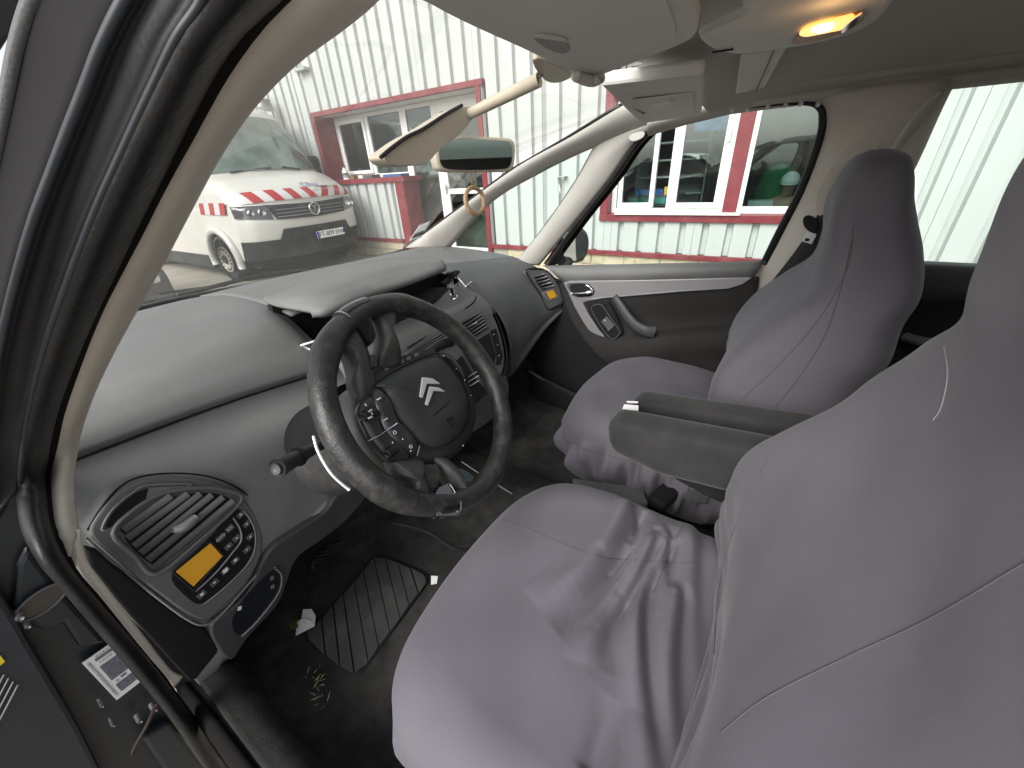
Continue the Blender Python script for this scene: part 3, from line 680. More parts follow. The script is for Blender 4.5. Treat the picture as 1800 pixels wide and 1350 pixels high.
# cant rail ridges above the passenger door
def rail(xo, zo, r, m, nm='roof_rail'):
    pts = [Vector((.60+xo-.03*max(0, y-.15)*4, y, .105+zo-.30*max(0, y-.12)**1.5)) for y in [.36-.1*i for i in range(20)]]
    tube(nm, pts, r, m, carb, n=12, prof=[(math.cos(a)*1.6, math.sin(a)) for a in [i*math.pi/6 for i in range(12)]], up=(0, 0, 1))
rail(.0, -.0, .017, m_roofc); rail(-.06, .022, .010, m_roofc)
for a, b in ((1287, 193), (1314, 192), (1350, 187), (1381, 184), (1408, 181), (1438, 182)):
    p = PS(a, b, -.03); tube('rail_clip', [p, p+Vector((-.004, 0, -.003))], .005, MATS['paper_white'], carb, n=10)
# overhead console
def PZ(px, py, z=.11): return P(px, py, z=z)
con = empty('roof_console', PZ(1400, 60, .12), parent=carb); ORG[con.name] = PZ(1400, 60, .12)
out = [PZ(a, b, .125) for a, b in ((1224, 62), (1232, 75), (1250, 88), (1275, 95), (1300, 97), (1380, 86), (1440, 76), (1510, 58), (1550, 34), (1580, -10), (1560, -60), (1400, -60), (1310, -20), (1300, 15), (1312, 22))]
c_ob = prism('console_body', out, (0, 0, .05), m_btrim, con, n=70, bevel=.006)
for i in range(6):
    p = PZ(1255+6.2*i, 91.5-.9*i, .1235); box('microphone_slot', p, (.0016, .0045, .002), m_void, con, Matrix.Rotation(.5, 3, 'Z'), 0)
m_lampon = mat('lamp_lit_amber', (.9, .45, .15), .2, var=.2, vscale=30, emit=(1, .42, .1), estr=1.0)
m_lampb = mat('lamp_bulb', (1, .8, .5), .3, emit=(1, .72, .3), estr=4)
rec = prism('lamp_recess', [PZ(a, b, .1235) for a, b in ((1388, 80), (1402, 62), (1440, 42), (1480, 28), (1522, 20), (1516, 40), (1480, 60), (1430, 75))], (0, 0, .002), mat('lamp_rim', (.35, .18, .08), .5), con, n=40, bevel=0)
len_ = prism('lamp_lens', [PZ(a, b, .121) for a, b in ((1402, 62), (1415, 50), (1450, 40), (1482, 33), (1500, 28), (1502, 38), (1485, 52), (1455, 58), (1415, 66))], (0, 0, .003), m_lampon, con, n=40, bevel=.001)
prism('bulb_glow', [PZ(a, b, .1195) for a, b in ((1422, 55), (1440, 45), (1466, 42), (1462, 53), (1440, 60))], (0, 0, .0015), m_lampb, con, n=20, bevel=0)
prism('lamp_lens_clear', [PZ(a, b, .1195) for a, b in ((1480, 52), (1500, 34), (1520, 22), (1514, 36), (1496, 50), (1478, 60))], (0, 0, .003), m_chrome, con, n=30, bevel=.001)
ll = bpy.data.lights.new('dome_lamp_light', 'POINT'); ll.energy = .025; ll.color = (1, .55, .22); ll.shadow_soft_size = .02
lo = bpy.data.objects.new('dome_lamp_light', ll); COL.objects.link(lo); lo.location = PZ(1450, 52, .105)
# cross strip of the console
st = [PZ(1300, 98, .128), PZ(1385, 86, .128)]
pa, pb2 = PZ(1302, 96, .13), PZ(1384, 84, .13)
qa, qb = P(1292, 166, x=.50), P(1345, 154, x=.50)
prism('console_arm', [pa, pb2, pb2.lerp(qb, .55)+Vector((0, 0, .0)), qb, qa], (0, 0, .02), m_btrim, con, bevel=.004)
tube('seam', [pa.lerp(pb2, .72)-Vector((0, 0, .0025)), qa.lerp(qb, .72)-Vector((0, 0, .0025))], .0012, mat('seam_brown', (.2, .17, .13), .8), con, n=6)
# sun visors
v1 = empty('sun_visor', PZ(1000, 60), 'large light grey driver sun visor panel at the top, nearest the camera', 'sun visor', 'sun visors')
o1 = [PZ(a, b, .112) for a, b in ((690, -12), (745, 5), (790, 30), (850, 58), (920, 88), (985, 120), (1035, 138), (1052, 137), (1070, 128), (1150, 98), (1215, 72), (1228, 55), (1222, 20), (1205, -40), (1100, -80), (700, -120))]
prism('visor_panel', o1, (0, 0, .018), m_btrim, v1, n=90, bevel=.004)
o2 = [PZ(a, b, .1095) for a, b in ((760, -15), (830, 22), (900, 58), (975, 92), (1040, 125), (1060, 124), (1140, 96), (1185, 72), (1190, 55), (1165, -10), (1130, -70), (800, -90))]
prism('inner_panel', o2, (0, 0, .003), m_btrim, v1, n=80, bevel=.0012)
prism('handle_recess', [PZ(a, b, .1085) for a, b in ((936, 68), (950, 66), (985, 70), (1002, 80), (1003, 90), (992, 96), (972, 92), (950, 80))], (0, 0, .002), mat('recess_shade_grey', (.33, .32, .3), .7), v1, n=40, bevel=.0008)  # flat patch, darker grey paints in the shade of a hollow
prism('recess_lip', [PZ(a, b, .1075) for a, b in ((938, 66), (955, 63), (990, 68), (1000, 76), (985, 73), (955, 69))], (0, 0, .002), m_btrim, v1, bevel=.0008)
v2 = empty('sun_visor', P(1150, 165, x=.3), 'small folded light grey passenger sun visor with vanity mirror cover', 'sun visor', 'sun visors')
A_, B_, D_, E_ = P(1057, 152, x=.09), P(1238, 132, x=.09), P(1232, 202, x=.50), P(1126, 218, x=.50)
vz = Vector((0, 0, .022))
prism('visor_body', [A_.lerp(B_, t) for t in (0, .04, .96, 1)]+[B_.lerp(D_, .93), D_.lerp(E_, .05), D_.lerp(E_, .95), E_.lerp(A_, .06)], vz, m_btrim, v2, bevel=.007)
c4 = lambda u, v, dz=-.0025: (A_.lerp(B_, u)).lerp(E_.lerp(D_, u), v)+Vector((0, 0, dz))
prism('mirror_cover', [c4(.2, .3), c4(.9, .3), c4(.9, .88), c4(.22, .85)], (0, 0, .003), m_btrim, v2, bevel=.0012)
prism('warning_label', [c4(.38, .42, -.0032), c4(.68, .38, -.0032), c4(.68, .58, -.0032), c4(.40, .62, -.0032)], (0, 0, .0006), mat('label_cream', (.62, .58, .48), .5, var=.25, vscale=60), v2, bevel=0)
prism('label_stripe', [c4(.63, .38, -.0042), c4(.68, .38, -.0042), c4(.68, .58, -.0042), c4(.63, .59, -.0042)], (0, 0, .0006), mat('label_tan', (.5, .42, .2), .5), v2, bevel=0)
prism('finger_notch', [c4(.13, .47, -.003), c4(.2, .6, -.003), c4(.24, .62, -.003), c4(.2, .68, -.003)], (0, 0, .001), m_dashd, v2, bevel=0)
# windscreen glass
base = [P(100, 560, z=-.305), P(240, 541, z=-.305), P(480, 492, z=-.305), P(620, 463, z=-.305), P(722, 436, z=-.305)]
base[0] = Vector((-.69, 1.36, -.305))
top = [Vector((-.47, .27, .13)), Vector((-.2, .38, .155)), Vector((0, .40, .16)), Vector((.2, .38, .155)), up_e[-2]]
mid = [a.lerp(b, .5)+Vector((0, .05, .06)) for a, b in zip(base, top)]
patch('windscreen', [base, mid, top], ws_glass, carb, nu=20, nv=24, thick=0)
tube('windscreen_wiper', [P(330, 524, z=-.33)+Vector((0, .08, 0)), P(480, 492, z=-.33)+Vector((0, .08, .01)), P(560, 478, z=-.34)+Vector((0, .08, 0))], .008, m_void, carb, n=6, seg=12)
tube('windscreen_wiper', [P(300, 522, z=-.34)+Vector((0, .1, 0)), P(420, 505, z=-.34)+Vector((0, .1, 0))], .006, m_void, carb, n=6)
bp_ = [Vector((p.x, p.y+.02, p.z-.015)) for p in base]
tube('scuttle_seal', bp_, .016, m_seal, carb, n=8, seg=30)
band('bonnet', [p+Vector((0, .06, -.03)) for p in bp_], [p+Vector((0, .75, -.20)) for p in bp_], .02, m_navy, direction=(0, 0, 1))
# sticker in the windscreen corner
sk_ = empty('windscreen_sticker', P(742, 408, y=1.3), 'small printed parking sticker on the windscreen foot by the far pillar', 'sticker')
ss = [P(738, 396, y=1.30), P(756, 389, y=1.29), P(740, 418, y=1.31), P(720, 423, y=1.32)]
prism('sticker_sheet', ss, (0, .002, 0), MATS['paper_white'], sk_, bevel=0)
prism('print', [ss[0].lerp(ss[3], .55)-Vector((0, .002, 0)), ss[1].lerp(ss[2], .5)-Vector((0, .002, 0)), ss[1].lerp(ss[2], .8)-Vector((0, .002, 0)), ss[0].lerp(ss[3], .85)-Vector((0, .002, 0))], (0, .001, 0), m_dashd, sk_, bevel=0)
# ---- driver side door opening (left of the picture)
def PL(px, py, dy=0, dk=0):
    v = ray(px, py); k = v.z/v.y
    y = (.393)/(k+.895) if k > -.42 else .827-.132*min(1, max(0, (-.42-k)/.14))
    return CAM + v*((y+dy)/v.y)
inner = [(690, -40), (655, 0), (600, 45), (515, 108), (440, 186), (380, 275), (330, 368), (285, 455), (235, 545), (192, 625), (158, 700), (136, 770), (127, 830), (127, 885), (134, 930)]
outer = [(540, -45), (498, 0), (450, 51), (391, 138), (338, 240), (289, 329), (249, 409), (209, 484), (171, 560), (135, 655), (108, 740), (94, 820), (93, 880), (103, 940), (122, 985)]
band('driver_door_pillar', [PL(*p) for p in inner], [PL(*p, -.02) for p in outer], .02, m_beige, M=9)
in2 = [(134, 930), (147, 985), (180, 1030), (240, 1108), (290, 1172), (307, 1186), (319, 1190)]
ou2 = [(122, 985), (135, 1010), (172, 1052), (225, 1118), (270, 1172), (288, 1192), (301, 1211)]
band('pillar_lower_strip', [PL(103, 940, -.02)]*0+[PL(*p, -.012) for p in in2], [PL(*p, -.014) for p in ou2], .006, mat('cream_trim', (.82, .76, .66), .7, var=.05, bump=.15, bscale=500))
band('pillar_corner', [PL(127, 885), PL(134, 930), PL(147, 985)], [PL(93, 880, -.02), PL(103, 940, -.02), PL(135, 1012, -.014)], .01, m_beige, n=16)
gap = [(505, -45), (480, 0), (428, 45), (376, 115), (320, 222), (272, 322), (232, 402), (194, 484), (156, 566), (120, 655), (92, 740), (80, 820), (80, 885), (92, 950), (126, 1010), (162, 1052), (214, 1112), (262, 1168), (325, 1250), (385, 1335), (430, 1400)]
o_all = outer+ou2[1:]+[(340, 1262), (400, 1338), (440, 1400)]
band('seal_lip', [PL(*p, -.022) for p in o_all], [PL(*p, -.03) for p in gap], .0, m_flock, n=90, M=3)
sealo = [(385, -60), (351, 9), (311, 67), (276, 138), (240, 213), (209, 280), (178, 347), (147, 422), (120, 493), (84, 595), (58, 690), (42, 780), (34, 855), (42, 925), (72, 985), (110, 1030), (150, 1078), (197, 1133), (252, 1198), (303, 1262), (360, 1345), (400, 1405)]
band('door_seal', [PL(*p, -.03) for p in gap], [PL(*p, -.05) for p in sealo], .022, m_seal, n=110, M=12)
fr1 = [(260, -60), (218, 4), (178, 84), (147, 164), (120, 231), (89, 311), (62, 382), (36, 467), (9, 573), (-10, 680), (-20, 780), (-20, 900)]
tube('frame_edge', [PL(*p, -.055) for p in sealo[:13]], .0028, m_navy, carb, n=6, seg=80)
band('door_frame_flange', [PL(*p, -.052) for p in sealo[:13]], [PL(*p, -.02) for p in fr1+[(-20, 930)]], -.012, mat('frame_black', (.012, .013, .016), .45, spec=.3, var=.1, bump=.1, bscale=200), n=60, M=7)
tube('frame_edge', [PL(*p, -.03) for p in fr1[:11]], .0035, m_navy, carb, n=6, seg=70)
fr2 = [(90, -60), (58, 0), (40, 50), (27, 102), (14, 169), (2, 230), (-12, 300), (-40, 420), (-60, 520)]
band('open_door_window_frame', [PL(*p, -.02) for p in fr1[:9]], [PL(*p, .05) for p in fr2], -.008, mat('matt_black', (.012, .011, .012), .8, spec=.15), n=50, M=7)
tube('frame_edge', [PL(*p, .045) for p in fr2], .004, m_dashd, carb, n=6, seg=50)
# shut face of the front pillar with label and bolts
def PN(px, py, y=.76): return P(px, py, y=y)
face = [PN(a, b, .79) for a, b in ((-60, 650), (20, 640), (40, 860), (65, 950), (105, 1000), (150, 1046), (200, 1100), (262, 1170), (324, 1250), (395, 1360), (440, 1420), (150, 1420), (-60, 1400))]
prism('shut_face', face, (0, .02, 0), m_navy, carb, bevel=0)
def bump_plate(name, pts, y, th, m, bev=.004): return prism(name, [PN(a, b, y) for a, b in pts], (0, th, 0), m, carb, n=None, bevel=bev)
bump_plate('pillar_step', ((30, 995), (48, 960), (100, 1030), (190, 1130), (140, 1140), (110, 1095), (70, 1110), (22, 1075)), .775, .012, m_navy, .006)
bump_plate('lower_step', ((250, 1300), (300, 1270), (400, 1400), (320, 1400)), .76, .02, m_navy, .006)
ctr = PN(74, 1058, .768)
tube('drain_plug', [ctr+Vector((.027*math.cos(a), 0, .017*math.sin(a)+.004*math.cos(a))) for a in [i*math.pi/12 for i in range(24)]], .0018, m_dashd, carb, n=6, closed=True)
prism('plug_disc', [ctr+Vector((.026*math.cos(a), .001, .016*math.sin(a)+.004*math.cos(a))) for a in [i*math.pi/12 for i in range(24)]], (0, .004, 0), mat('plug_brown', (.05, .042, .036), .5), carb, bevel=0)
for a, b, r_ in ((273, 1250, .0045), (247, 1270, .004), (36, 1088, .005), (50, 1103, .0035), (180, 1243, .0025), (200, 1277, .0025)):
    p = PN(a, b, .758); tube('bolt', [p+Vector((0, .02, 0)), p+Vector((0, .004, 0)), p], lambda t, r_=r_: r_*(1 if t < .7 else .7), mat('dull_bolt', (.28, .28, .27), .5, metal=.6), carb, n=12)
tube('hinge_stay', [PN(276, 1235, .755), PN(258, 1275, .75), PN(238, 1310, .75), PN(232, 1326, .75)], .003, mat('rusty_steel', (.06, .04, .035), .6, metal=.5), carb, n=8)
lab = empty('vehicle_label', PN(195, 1180, .777), 'white printed data label stuck on the navy door pillar beside the beige strip', 'label')
L0, L1, L2, L3 = PN(195, 1131, .777), PN(249, 1197, .777), PN(205, 1231, .777), PN(144, 1166, .777)
prism('label_sheet', [L0, L1, L2, L3], (0, .0015, 0), MATS['paper_white'], lab, bevel=0)
lp = lambda u, v: (L3.lerp(L0, u)).lerp(L2.lerp(L1, u), v)-Vector((0, .0012, 0))
def lq(nm, u0, u1, v0, v1, m): prism(nm, [lp(u0, v0), lp(u1, v0), lp(u1, v1), lp(u0, v1)], (0, .0008, 0), m, lab, bevel=0)
m_pr = mat('print_grey', (.13, .14, .17), .6, var=.5, vscale=400)
lq('print_block', .33, .94, .07, .12, m_pr)
lq('print_block', .30, .95, .24, .60, m_pr); lq('print_block', .30, .95, .72, .90, m_pr); lq('print_block', .08, .16, .06, .92, mat('print_pale', (.42, .42, .45), .6, var=.5, vscale=500))
lx = (lp(1, .5)-lp(0, .5)).normalized(); LR = frame(None, lx, n=(0, -1, 0))
for u0, v0_ in ((.40, .025), (.52, .025), (.64, .025), (.76, .025), (.38, .155), (.50, .155), (.62, .155), (.74, .155)): lq('print_smudge', u0, u0+.08, v0_, v0_+.03, MATS['print_pale'])
lq('print_block', .58, .78, .635, .67, m_pr); lq('print_smudge', .38, .48, .65, .69, MATS['print_pale'])
# open driver door: dark inner panel, left edge of the picture
ddr = empty('driver_door', (-1.0, .85, -1.4), 'open driver door with dark inner panel at the lower left edge', 'car door')
dpts = lambda a, b, y=.84: P(a, b, y=y)
band('door_panel', [dpts(-500, 900), dpts(-250, 900), dpts(-60, 905)], [dpts(-500, 1600), dpts(-250, 1600), dpts(60, 1600)], 0, m_inblk, ddr, M=2, n=10) if False else None
prism('door_panel', [P(a, b, y=.76) for a, b in ((-300, 980), (0, 1040), (30, 1090), (52, 1130), (100, 1210), (140, 1280), (190, 1380), (160, 1500), (-300, 1500))], (0, .03, 0), mat('door_edge_dark', (.02, .024, .032), .55, bump=.2, bscale=300), ddr, bevel=.006)
prism('window_corner', [P(a, b, y=1.0) for a, b in ((-60, -60), (52, -60), (38, 30), (0, 90), (-60, 180))], (0, .02, 0), m_seal, ddr, bevel=.004)
for i in range(7):
    a = P(-18+i*8.2, 1168+6*i, y=.757); b2 = P(-52+i*6.5, 1235+i*9, y=.757)
    tube('warning_print', [a, b2], .0011, MATS['light_grey'], ddr, n=4)
prism('yellow_tag', [P(p, q, y=.757) for p, q in ((-20, 1150), (0, 1152), (9, 1163), (-2, 1172), (-20, 1170))], (0, .001, 0), mat('tag_yellow', (.8, .6, .02), .5), ddr, bevel=0)
for sg in (-1, 1):
    prism('kick_panel', [(sg*.765, .70, -1.0), (sg*.765, 1.42, -1.0), (sg*.765, 1.42, -.33), (sg*.765, .80, -.33)] if sg < 0 else [(.70, .60, -1.0), (.70, 1.42, -1.0), (.70, 1.42, -.35), (.70, .60, -.50)], (sg*.02, 0, 0), m_inblk, carb, bevel=0)
prism('pillar_foot', [(.69, .15, -.95), (.69, .02, -.42), (.69, -.45, -.35), (.69, -1.7, -.3), (.69, -1.7, -.95)], (.02, 0, 0), m_inblk, carb, bevel=0)
# sill, floor, tunnel
flo = [[Vector((x, y, z)) for x, z in ((-.76, -.80), (-.72, -.82), (-.69, -.93), (-.5, -.955), (-.2, -.955), (-.12, -.93), (0, -.90), (.12, -.93), (.2, -.955), (.5, -.955), (.66, -.93), (.72, -.8))] for y in (-1.6, -.4, .2, .6, .8)]
flo.append([Vector((p.x, 1.05, p.z+.10)) for p in flo[0]]); flo.append([Vector((p.x, 1.30, p.z+.35)) for p in flo[0]]); flo.append([Vector((p.x, 1.36, -.32)) for p in flo[0]])
patch('carpet', flo, m_carpet, carb, nu=50, nv=60, thick=.01)
# sill tread and rubber step
band('sill_cover', [P(a, b, z=-.80) for a, b in ((319, 1190), (390, 1275), (470, 1380), (560, 1500))], [P(a, b, z=-.83) for a, b in ((318, 1222), (386, 1318), (440, 1400), (490, 1500))], .015, m_flock, n=30, M=7, direction=(0, 0, 1))
band('sill_inner', [P(a, b, z=-.83) for a, b in ((350, 1180), (440, 1260), (520, 1350), (620, 1480))], [P(a, b, z=-.81) for a, b in ((314, 1195), (385, 1270), (465, 1380), (560, 1500))], .012, m_carpet, n=30, M=7, direction=(0, 0, 1))
prism('left_rear_door', [(-.72, -.30, -.95), (-.72, -1.7, -.95), (-.72, -1.7, -.25), (-.72, -.34, -.27)], (-.06, 0, 0), m_inblk, carb, bevel=0)
prism('left_centre_pillar', [(-.72, -.20, -.95), (-.72, -.36, -.95), (-.60, -.42, .12), (-.60, -.30, .12)], (-.03, 0, 0), m_beige, carb, bevel=0)
prism('left_rear_window', [(-.72, -.36, -.27), (-.72, -1.7, -.25), (-.60, -1.6, .11), (-.60, -.42, .11)], (-.004, 0, 0), glass('dimming_glass', (.12, .13, .13), refl=.8), carb, bevel=0)  # unseen window, glass darkened to keep light out of the rear cabin
# back of the cabin: rear bench, rear door trim, tail
rs = empty('rear_bench', (0, -1.0, -1.4), 'dark rear bench seat in shadow behind the front seats', 'car seat')
patch('bench_back', [[Vector((x, -.95-.05*math.cos(x*5), -.6)) for x in (-.6, -.3, 0, .3, .6)], [Vector((x, -1.05, -.35)) for x in (-.6, -.3, 0, .3, .6)], [Vector((x, -1.12, -.1)) for x in (-.55, -.3, 0, .3, .55)], [Vector((x, -1.2, -.12)) for x in (-.55, -.3, 0, .3, .55)]], m_dashd, rs, thick=.08, off=1)
patch('bench_cushion', [[Vector((x, -.95, -.62)) for x in (-.6, 0, .6)], [Vector((x, -.6, -.60)) for x in (-.6, 0, .6)], [Vector((x, -.5, -.66)) for x in (-.6, 0, .6)], [Vector((x, -.5, -.9)) for x in (-.6, 0, .6)]], m_dashd, rs, thick=.06, off=1)
prism('tail_panel', [(-.7, -1.72, -1.0), (.7, -1.72, -1.0), (.7, -1.72, -.25), (-.7, -1.72, -.25)], (0, -.04, 0), m_inblk, carb)
prism('tail_glass', [(-.62, -1.74, -.25), (.62, -1.74, -.25), (.52, -1.64, .12), (-.52, -1.64, .12)], (0, -.004, 0), sd_glass, carb, bevel=0)
rd = empty('rear_door', (.68, -.6, -1.4), 'dark rear passenger door panel seen behind the passenger seat', 'car door')
patch('belt_pad', [[PS(1540, 455, .01), PS(1700, 462, .01), PS(1850, 470, .01), PS(2100, 480, .01)], [PS(1540, 465, -.03), PS(1700, 473, -.03), PS(1850, 480, -.03), PS(2100, 490, -.03)], [PS(1540, 505, -.03), PS(1700, 512, -.03), PS(1850, 520, -.03), PS(2100, 540, -.03)], [PS(1540, 530, .0), PS(1700, 530, .0), PS(1850, 540, .0), PS(2100, 560, .0)]], m_dashd, rd, nu=16, nv=10, thick=.006)
patch('door_panel', [[PS(1580, 525, .0), PS(1800, 535, .0), PS(2100, 560, .0)], [PS(1500, 640, .0), PS(1800, 650, .0), PS(2100, 760, .0)], [PS(1400, 760, .0), PS(1700, 800, .0), PS(2100, 900, .0)]], m_inblk, rd, nu=10, nv=10, thick=.006)
tube('pull_handle', [P(1590, 592, x=.60), P(1620, 600, x=.58), P(1680, 606, x=.58), P(1760, 610, x=.6)], .012, m_dashd, rd, n=8, seg=14)
# ================================================================== front passenger door
pd = empty('passenger_door', (.68, .4, -1.4), 'closed passenger door with black panel, silver grey trim strip and pull handle', 'car door')
def PX(px, py, x=.645): return P(px, py, x=x)
patch('belt_pad', [[PX(955, 466, .69), PX(1050, 465, .69), PX(1150, 463, .69), PX(1250, 461, .69), PX(1338, 457, .69)],
      [PX(962, 470, .655), PX(1050, 470, .655), PX(1150, 467, .655), PX(1250, 465, .655), PX(1338, 461, .655)],
      [PX(975, 483, .64), PX(1050, 483, .64), PX(1150, 481, .64), PX(1250, 476, .64), PX(1334, 472, .64)],
      [PX(988, 496, .65), PX(1050, 496, .65), PX(1150, 493, .65), PX(1250, 489, .65), PX(1326, 486, .65)],
      [PX(988, 498, .67), PX(1050, 498, .67), PX(1150, 495, .67), PX(1250, 491, .67), PX(1326, 488, .67)]], m_dash, pd, nu=24, nv=20, thick=.004)
# main panel: hollow above the arm rest shelf
rowsd = [[(985, 497, .66), (1050, 497, .66), (1130, 496, .66), (1230, 492, .66), (1335, 486, .66)],
         [(995, 530, .655), (1050, 530, .66), (1130, 528, .665), (1230, 522, .665), (1330, 515, .665)],
         [(1005, 560, .65), (1060, 560, .665), (1140, 560, .68), (1230, 556, .68), (1318, 550, .675)],
         [(1020, 585, .645), (1080, 588, .66), (1150, 583, .67), (1230, 575, .67), (1310, 570, .665)],
         [(1035, 605, .64), (1090, 605, .635), (1150, 596, .62), (1230, 590, .62), (1300, 588, .62)],
         [(1055, 625, .635), (1105, 622, .625), (1160, 612, .61), (1230, 608, .61), (1290, 606, .61)],
         [(1075, 640, .635), (1120, 640, .635), (1170, 638, .63), (1230, 632, .63), (1290, 630, .63)],
         [(1092, 655, .64), (1140, 660, .645), (1180, 665, .645), (1240, 668, .645), (1290, 672, .645)],
         [(1100, 690, .66), (1150, 700, .66), (1190, 710, .66), (1250, 720, .66), (1300, 730, .66)]]
m_dpanel = mat('door_fabric_black', (.028, .027, .026), .85, spec=.15, var=.15, bump=.4, bscale=500, sheen=.05)
patch('door_panel', [[PX(*q) for q in r] for r in rowsd], m_dpanel, pd, nu=60, nv=50, thick=.01, off=1)
fx = prism('front_kick_part', [PX(a, b, .655) for a, b in ((984, 497), (1000, 540), (1020, 580), (1060, 625), (1100, 660), (1060, 690), (1000, 700), (940, 690), (940, 480))], (.03, 0, 0), m_inblk, pd, bevel=0)
# trim strip
stp = [(990, 497), (1000, 494), (1100, 493), (1200, 491), (1300, 488), (1322, 488), (1305, 500), (1280, 508), (1200, 513), (1120, 520), (1060, 525), (1030, 530), (1024, 533), (1036, 556), (1052, 580), (1072, 602), (1074, 605), (1063, 614), (1045, 595), (1025, 566), (1010, 540), (999, 515)]
ts = prism('trim_strip', [PX(a, b, .643) for a, b in stp], (.012, 0, 0), m_sgrey, pd, bevel=.002)
tube('trim_edge', [PX(a, b, .641) for a, b in ((1020, 528), (1060, 523), (1120, 518), (1200, 511), (1278, 507))], .0012, mat('trim_edge_grey', (.35, .34, .34), .3, metal=.5), pd, n=6)
hp_ = [(999, 500), (1030, 499), (1038, 503), (1044, 512), (1040, 519), (1030, 521), (1012, 521), (1004, 512)]
prism('handle_recess', [PX(a, b, .6415) for a, b in hp_], (.003, 0, 0), m_void, pd, n=40, bevel=0)
tube('recess_rim', [PX(a, b, .6405) for a, b in hp_], .0015, m_seal, pd, n=6, seg=40, closed=True)
tube('inner_handle', [PX(1004, 516, .64), PX(1020, 516, .632), PX(1032, 515, .63), PX(1039, 513, .636)], lambda t: .0035+.004*t, m_chrome, pd, n=10, seg=14)
prism('handle_pad', [PX(a, b, .634) for a, b in ((1028, 500), (1035, 502), (1043, 511), (1040, 518), (1032, 518), (1028, 512))], (.006, 0, 0), m_chrome, pd, n=24, bevel=.002)
# pull handle
m_low_d = mat('handle_dark', (.045, .046, .048), .55, var=.08)
def rib_tube(name, pts, wf, m, par, up=(1, 0, 0)):
    return tube(name, pts, wf, m, par, n=14, seg=30, prof=[(math.cos(a)*1.0, .55*math.sin(a)) for a in [i*2*math.pi/14 for i in range(14)]], up=up)
rib_tube('pull_handle', [PX(1080, 522, .64), PX(1092, 540, .625), PX(1104, 558, .615), PX(1118, 573, .608), PX(1135, 582, .605), PX(1150, 584, .615)], lambda t: .014+.009*t, m_low_d, pd)
prism('switch_panel', [PX(a, b, .636) for a, b in ((1030, 533), (1070, 530), (1085, 560), (1095, 585), (1077, 603), (1055, 582), (1040, 558))], (.012, 0, 0), m_inblk, pd, bevel=.003)
tube('switch_bezel', [PX(a, b, .634) for a, b in ((1040, 544), (1046, 536), (1058, 537), (1072, 557), (1088, 580), (1088, 588), (1079, 596), (1070, 592), (1055, 572))], .0016, m_dashd, pd, n=6, seg=50, closed=True)
prism('window_switch', [PX(a, b, .632) for a, b in ((1056, 565), (1066, 556), (1080, 572), (1070, 582))], (.004, 0, 0), m_dashd, pd, bevel=.001)
box('switch_mark', PX(1063, 563, .631), (.001, .004, .004), MATS['paper_white'], pd, None, 0)
tube('switch_line', [PX(1068, 581, .631), PX(1079, 573, .631)], .0006, MATS['light_grey'], pd, n=4)
# door mirror outside
dm = empty('door_mirror', P(1010, 460, x=.95), 'black passenger door mirror outside reflecting parked cars', 'mirror')
mo = [(985, 462), (986, 425), (990, 408), (1003, 399), (1022, 399), (1033, 410), (1036, 430), (1030, 452), (1020, 462)]
dn = (CAM-P(1010, 430, x=.95)).normalized()
prism('mirror_housing', [P(a, b, x=.95) for a, b in mo], -dn*.08, MATS['van_black_plastic'], dm, n=40, bevel=.01)
mi = [(986, 459), (988, 428), (992, 413), (1003, 405), (1018, 405), (1027, 415), (1029, 432), (1024, 450), (1015, 459)]
m_mirror = mat('mirror_silver', (.85, .88, .87), .015, metal=1, var=0)
mnn = Vector((-.50, -.86, .03)).normalized(); mp0 = P(1006, 432, x=.93)
def PMR(a, b, h=0):
    v = ray(a, b); p0 = mp0+mnn*h; return CAM+v*((p0-CAM).dot(mnn)/v.dot(mnn))
prism('mirror_glass', [PMR(a, b) for a, b in mi], -mnn*.003, m_mirror, dm, n=40, bevel=0)
prism('corner_cover', [P(a, b, x=.70) for a, b in ((955, 464), (972, 440), (988, 418), (990, 464))], (.01, 0, 0), m_inblk, dm, bevel=0)
tube('mirror_arm', [P(985, 458, x=.72), P(1000, 460, x=.93)], .02, MATS['van_black_plastic'], dm)
# ================================================================== dashboard
db = empty('dashboard', (0, 1.0, -1.4), 'dusty grey dashboard spanning the car with hood, vents and climate panels', 'dashboard')
ST = [-.73, -.5, -.3, -.1, .1, .3, .5, .67]
def rowt(l): return [Vector((x, y, z)) for x, (y, z) in zip(ST, l)]
topr = [rowt([(1.33, -.315), (1.50, -.31), (1.53, -.31), (1.50, -.31), (1.46, -.31), (1.43, -.31), (1.40, -.31), (1.37, -.31)]),
        rowt([(1.20, -.295), (1.32, -.285), (1.32, -.28), (1.30, -.28), (1.28, -.28), (1.27, -.285), (1.25, -.29), (1.22, -.30)]),
        rowt([(1.05, -.295), (1.10, -.275), (1.10, -.272), (1.10, -.275), (1.10, -.275), (1.08, -.28), (1.06, -.29), (1.04, -.31)]),
        rowt([(.93, -.308), (.94, -.295), (.95, -.30), (.96, -.30), (.96, -.30), (.94, -.30), (.92, -.305), (.90, -.325)])]
lrow = [P(100, 775, y=.86), P(250, 722, y=.87), P(400, 672, y=.87), P(540, 622, y=.87)]
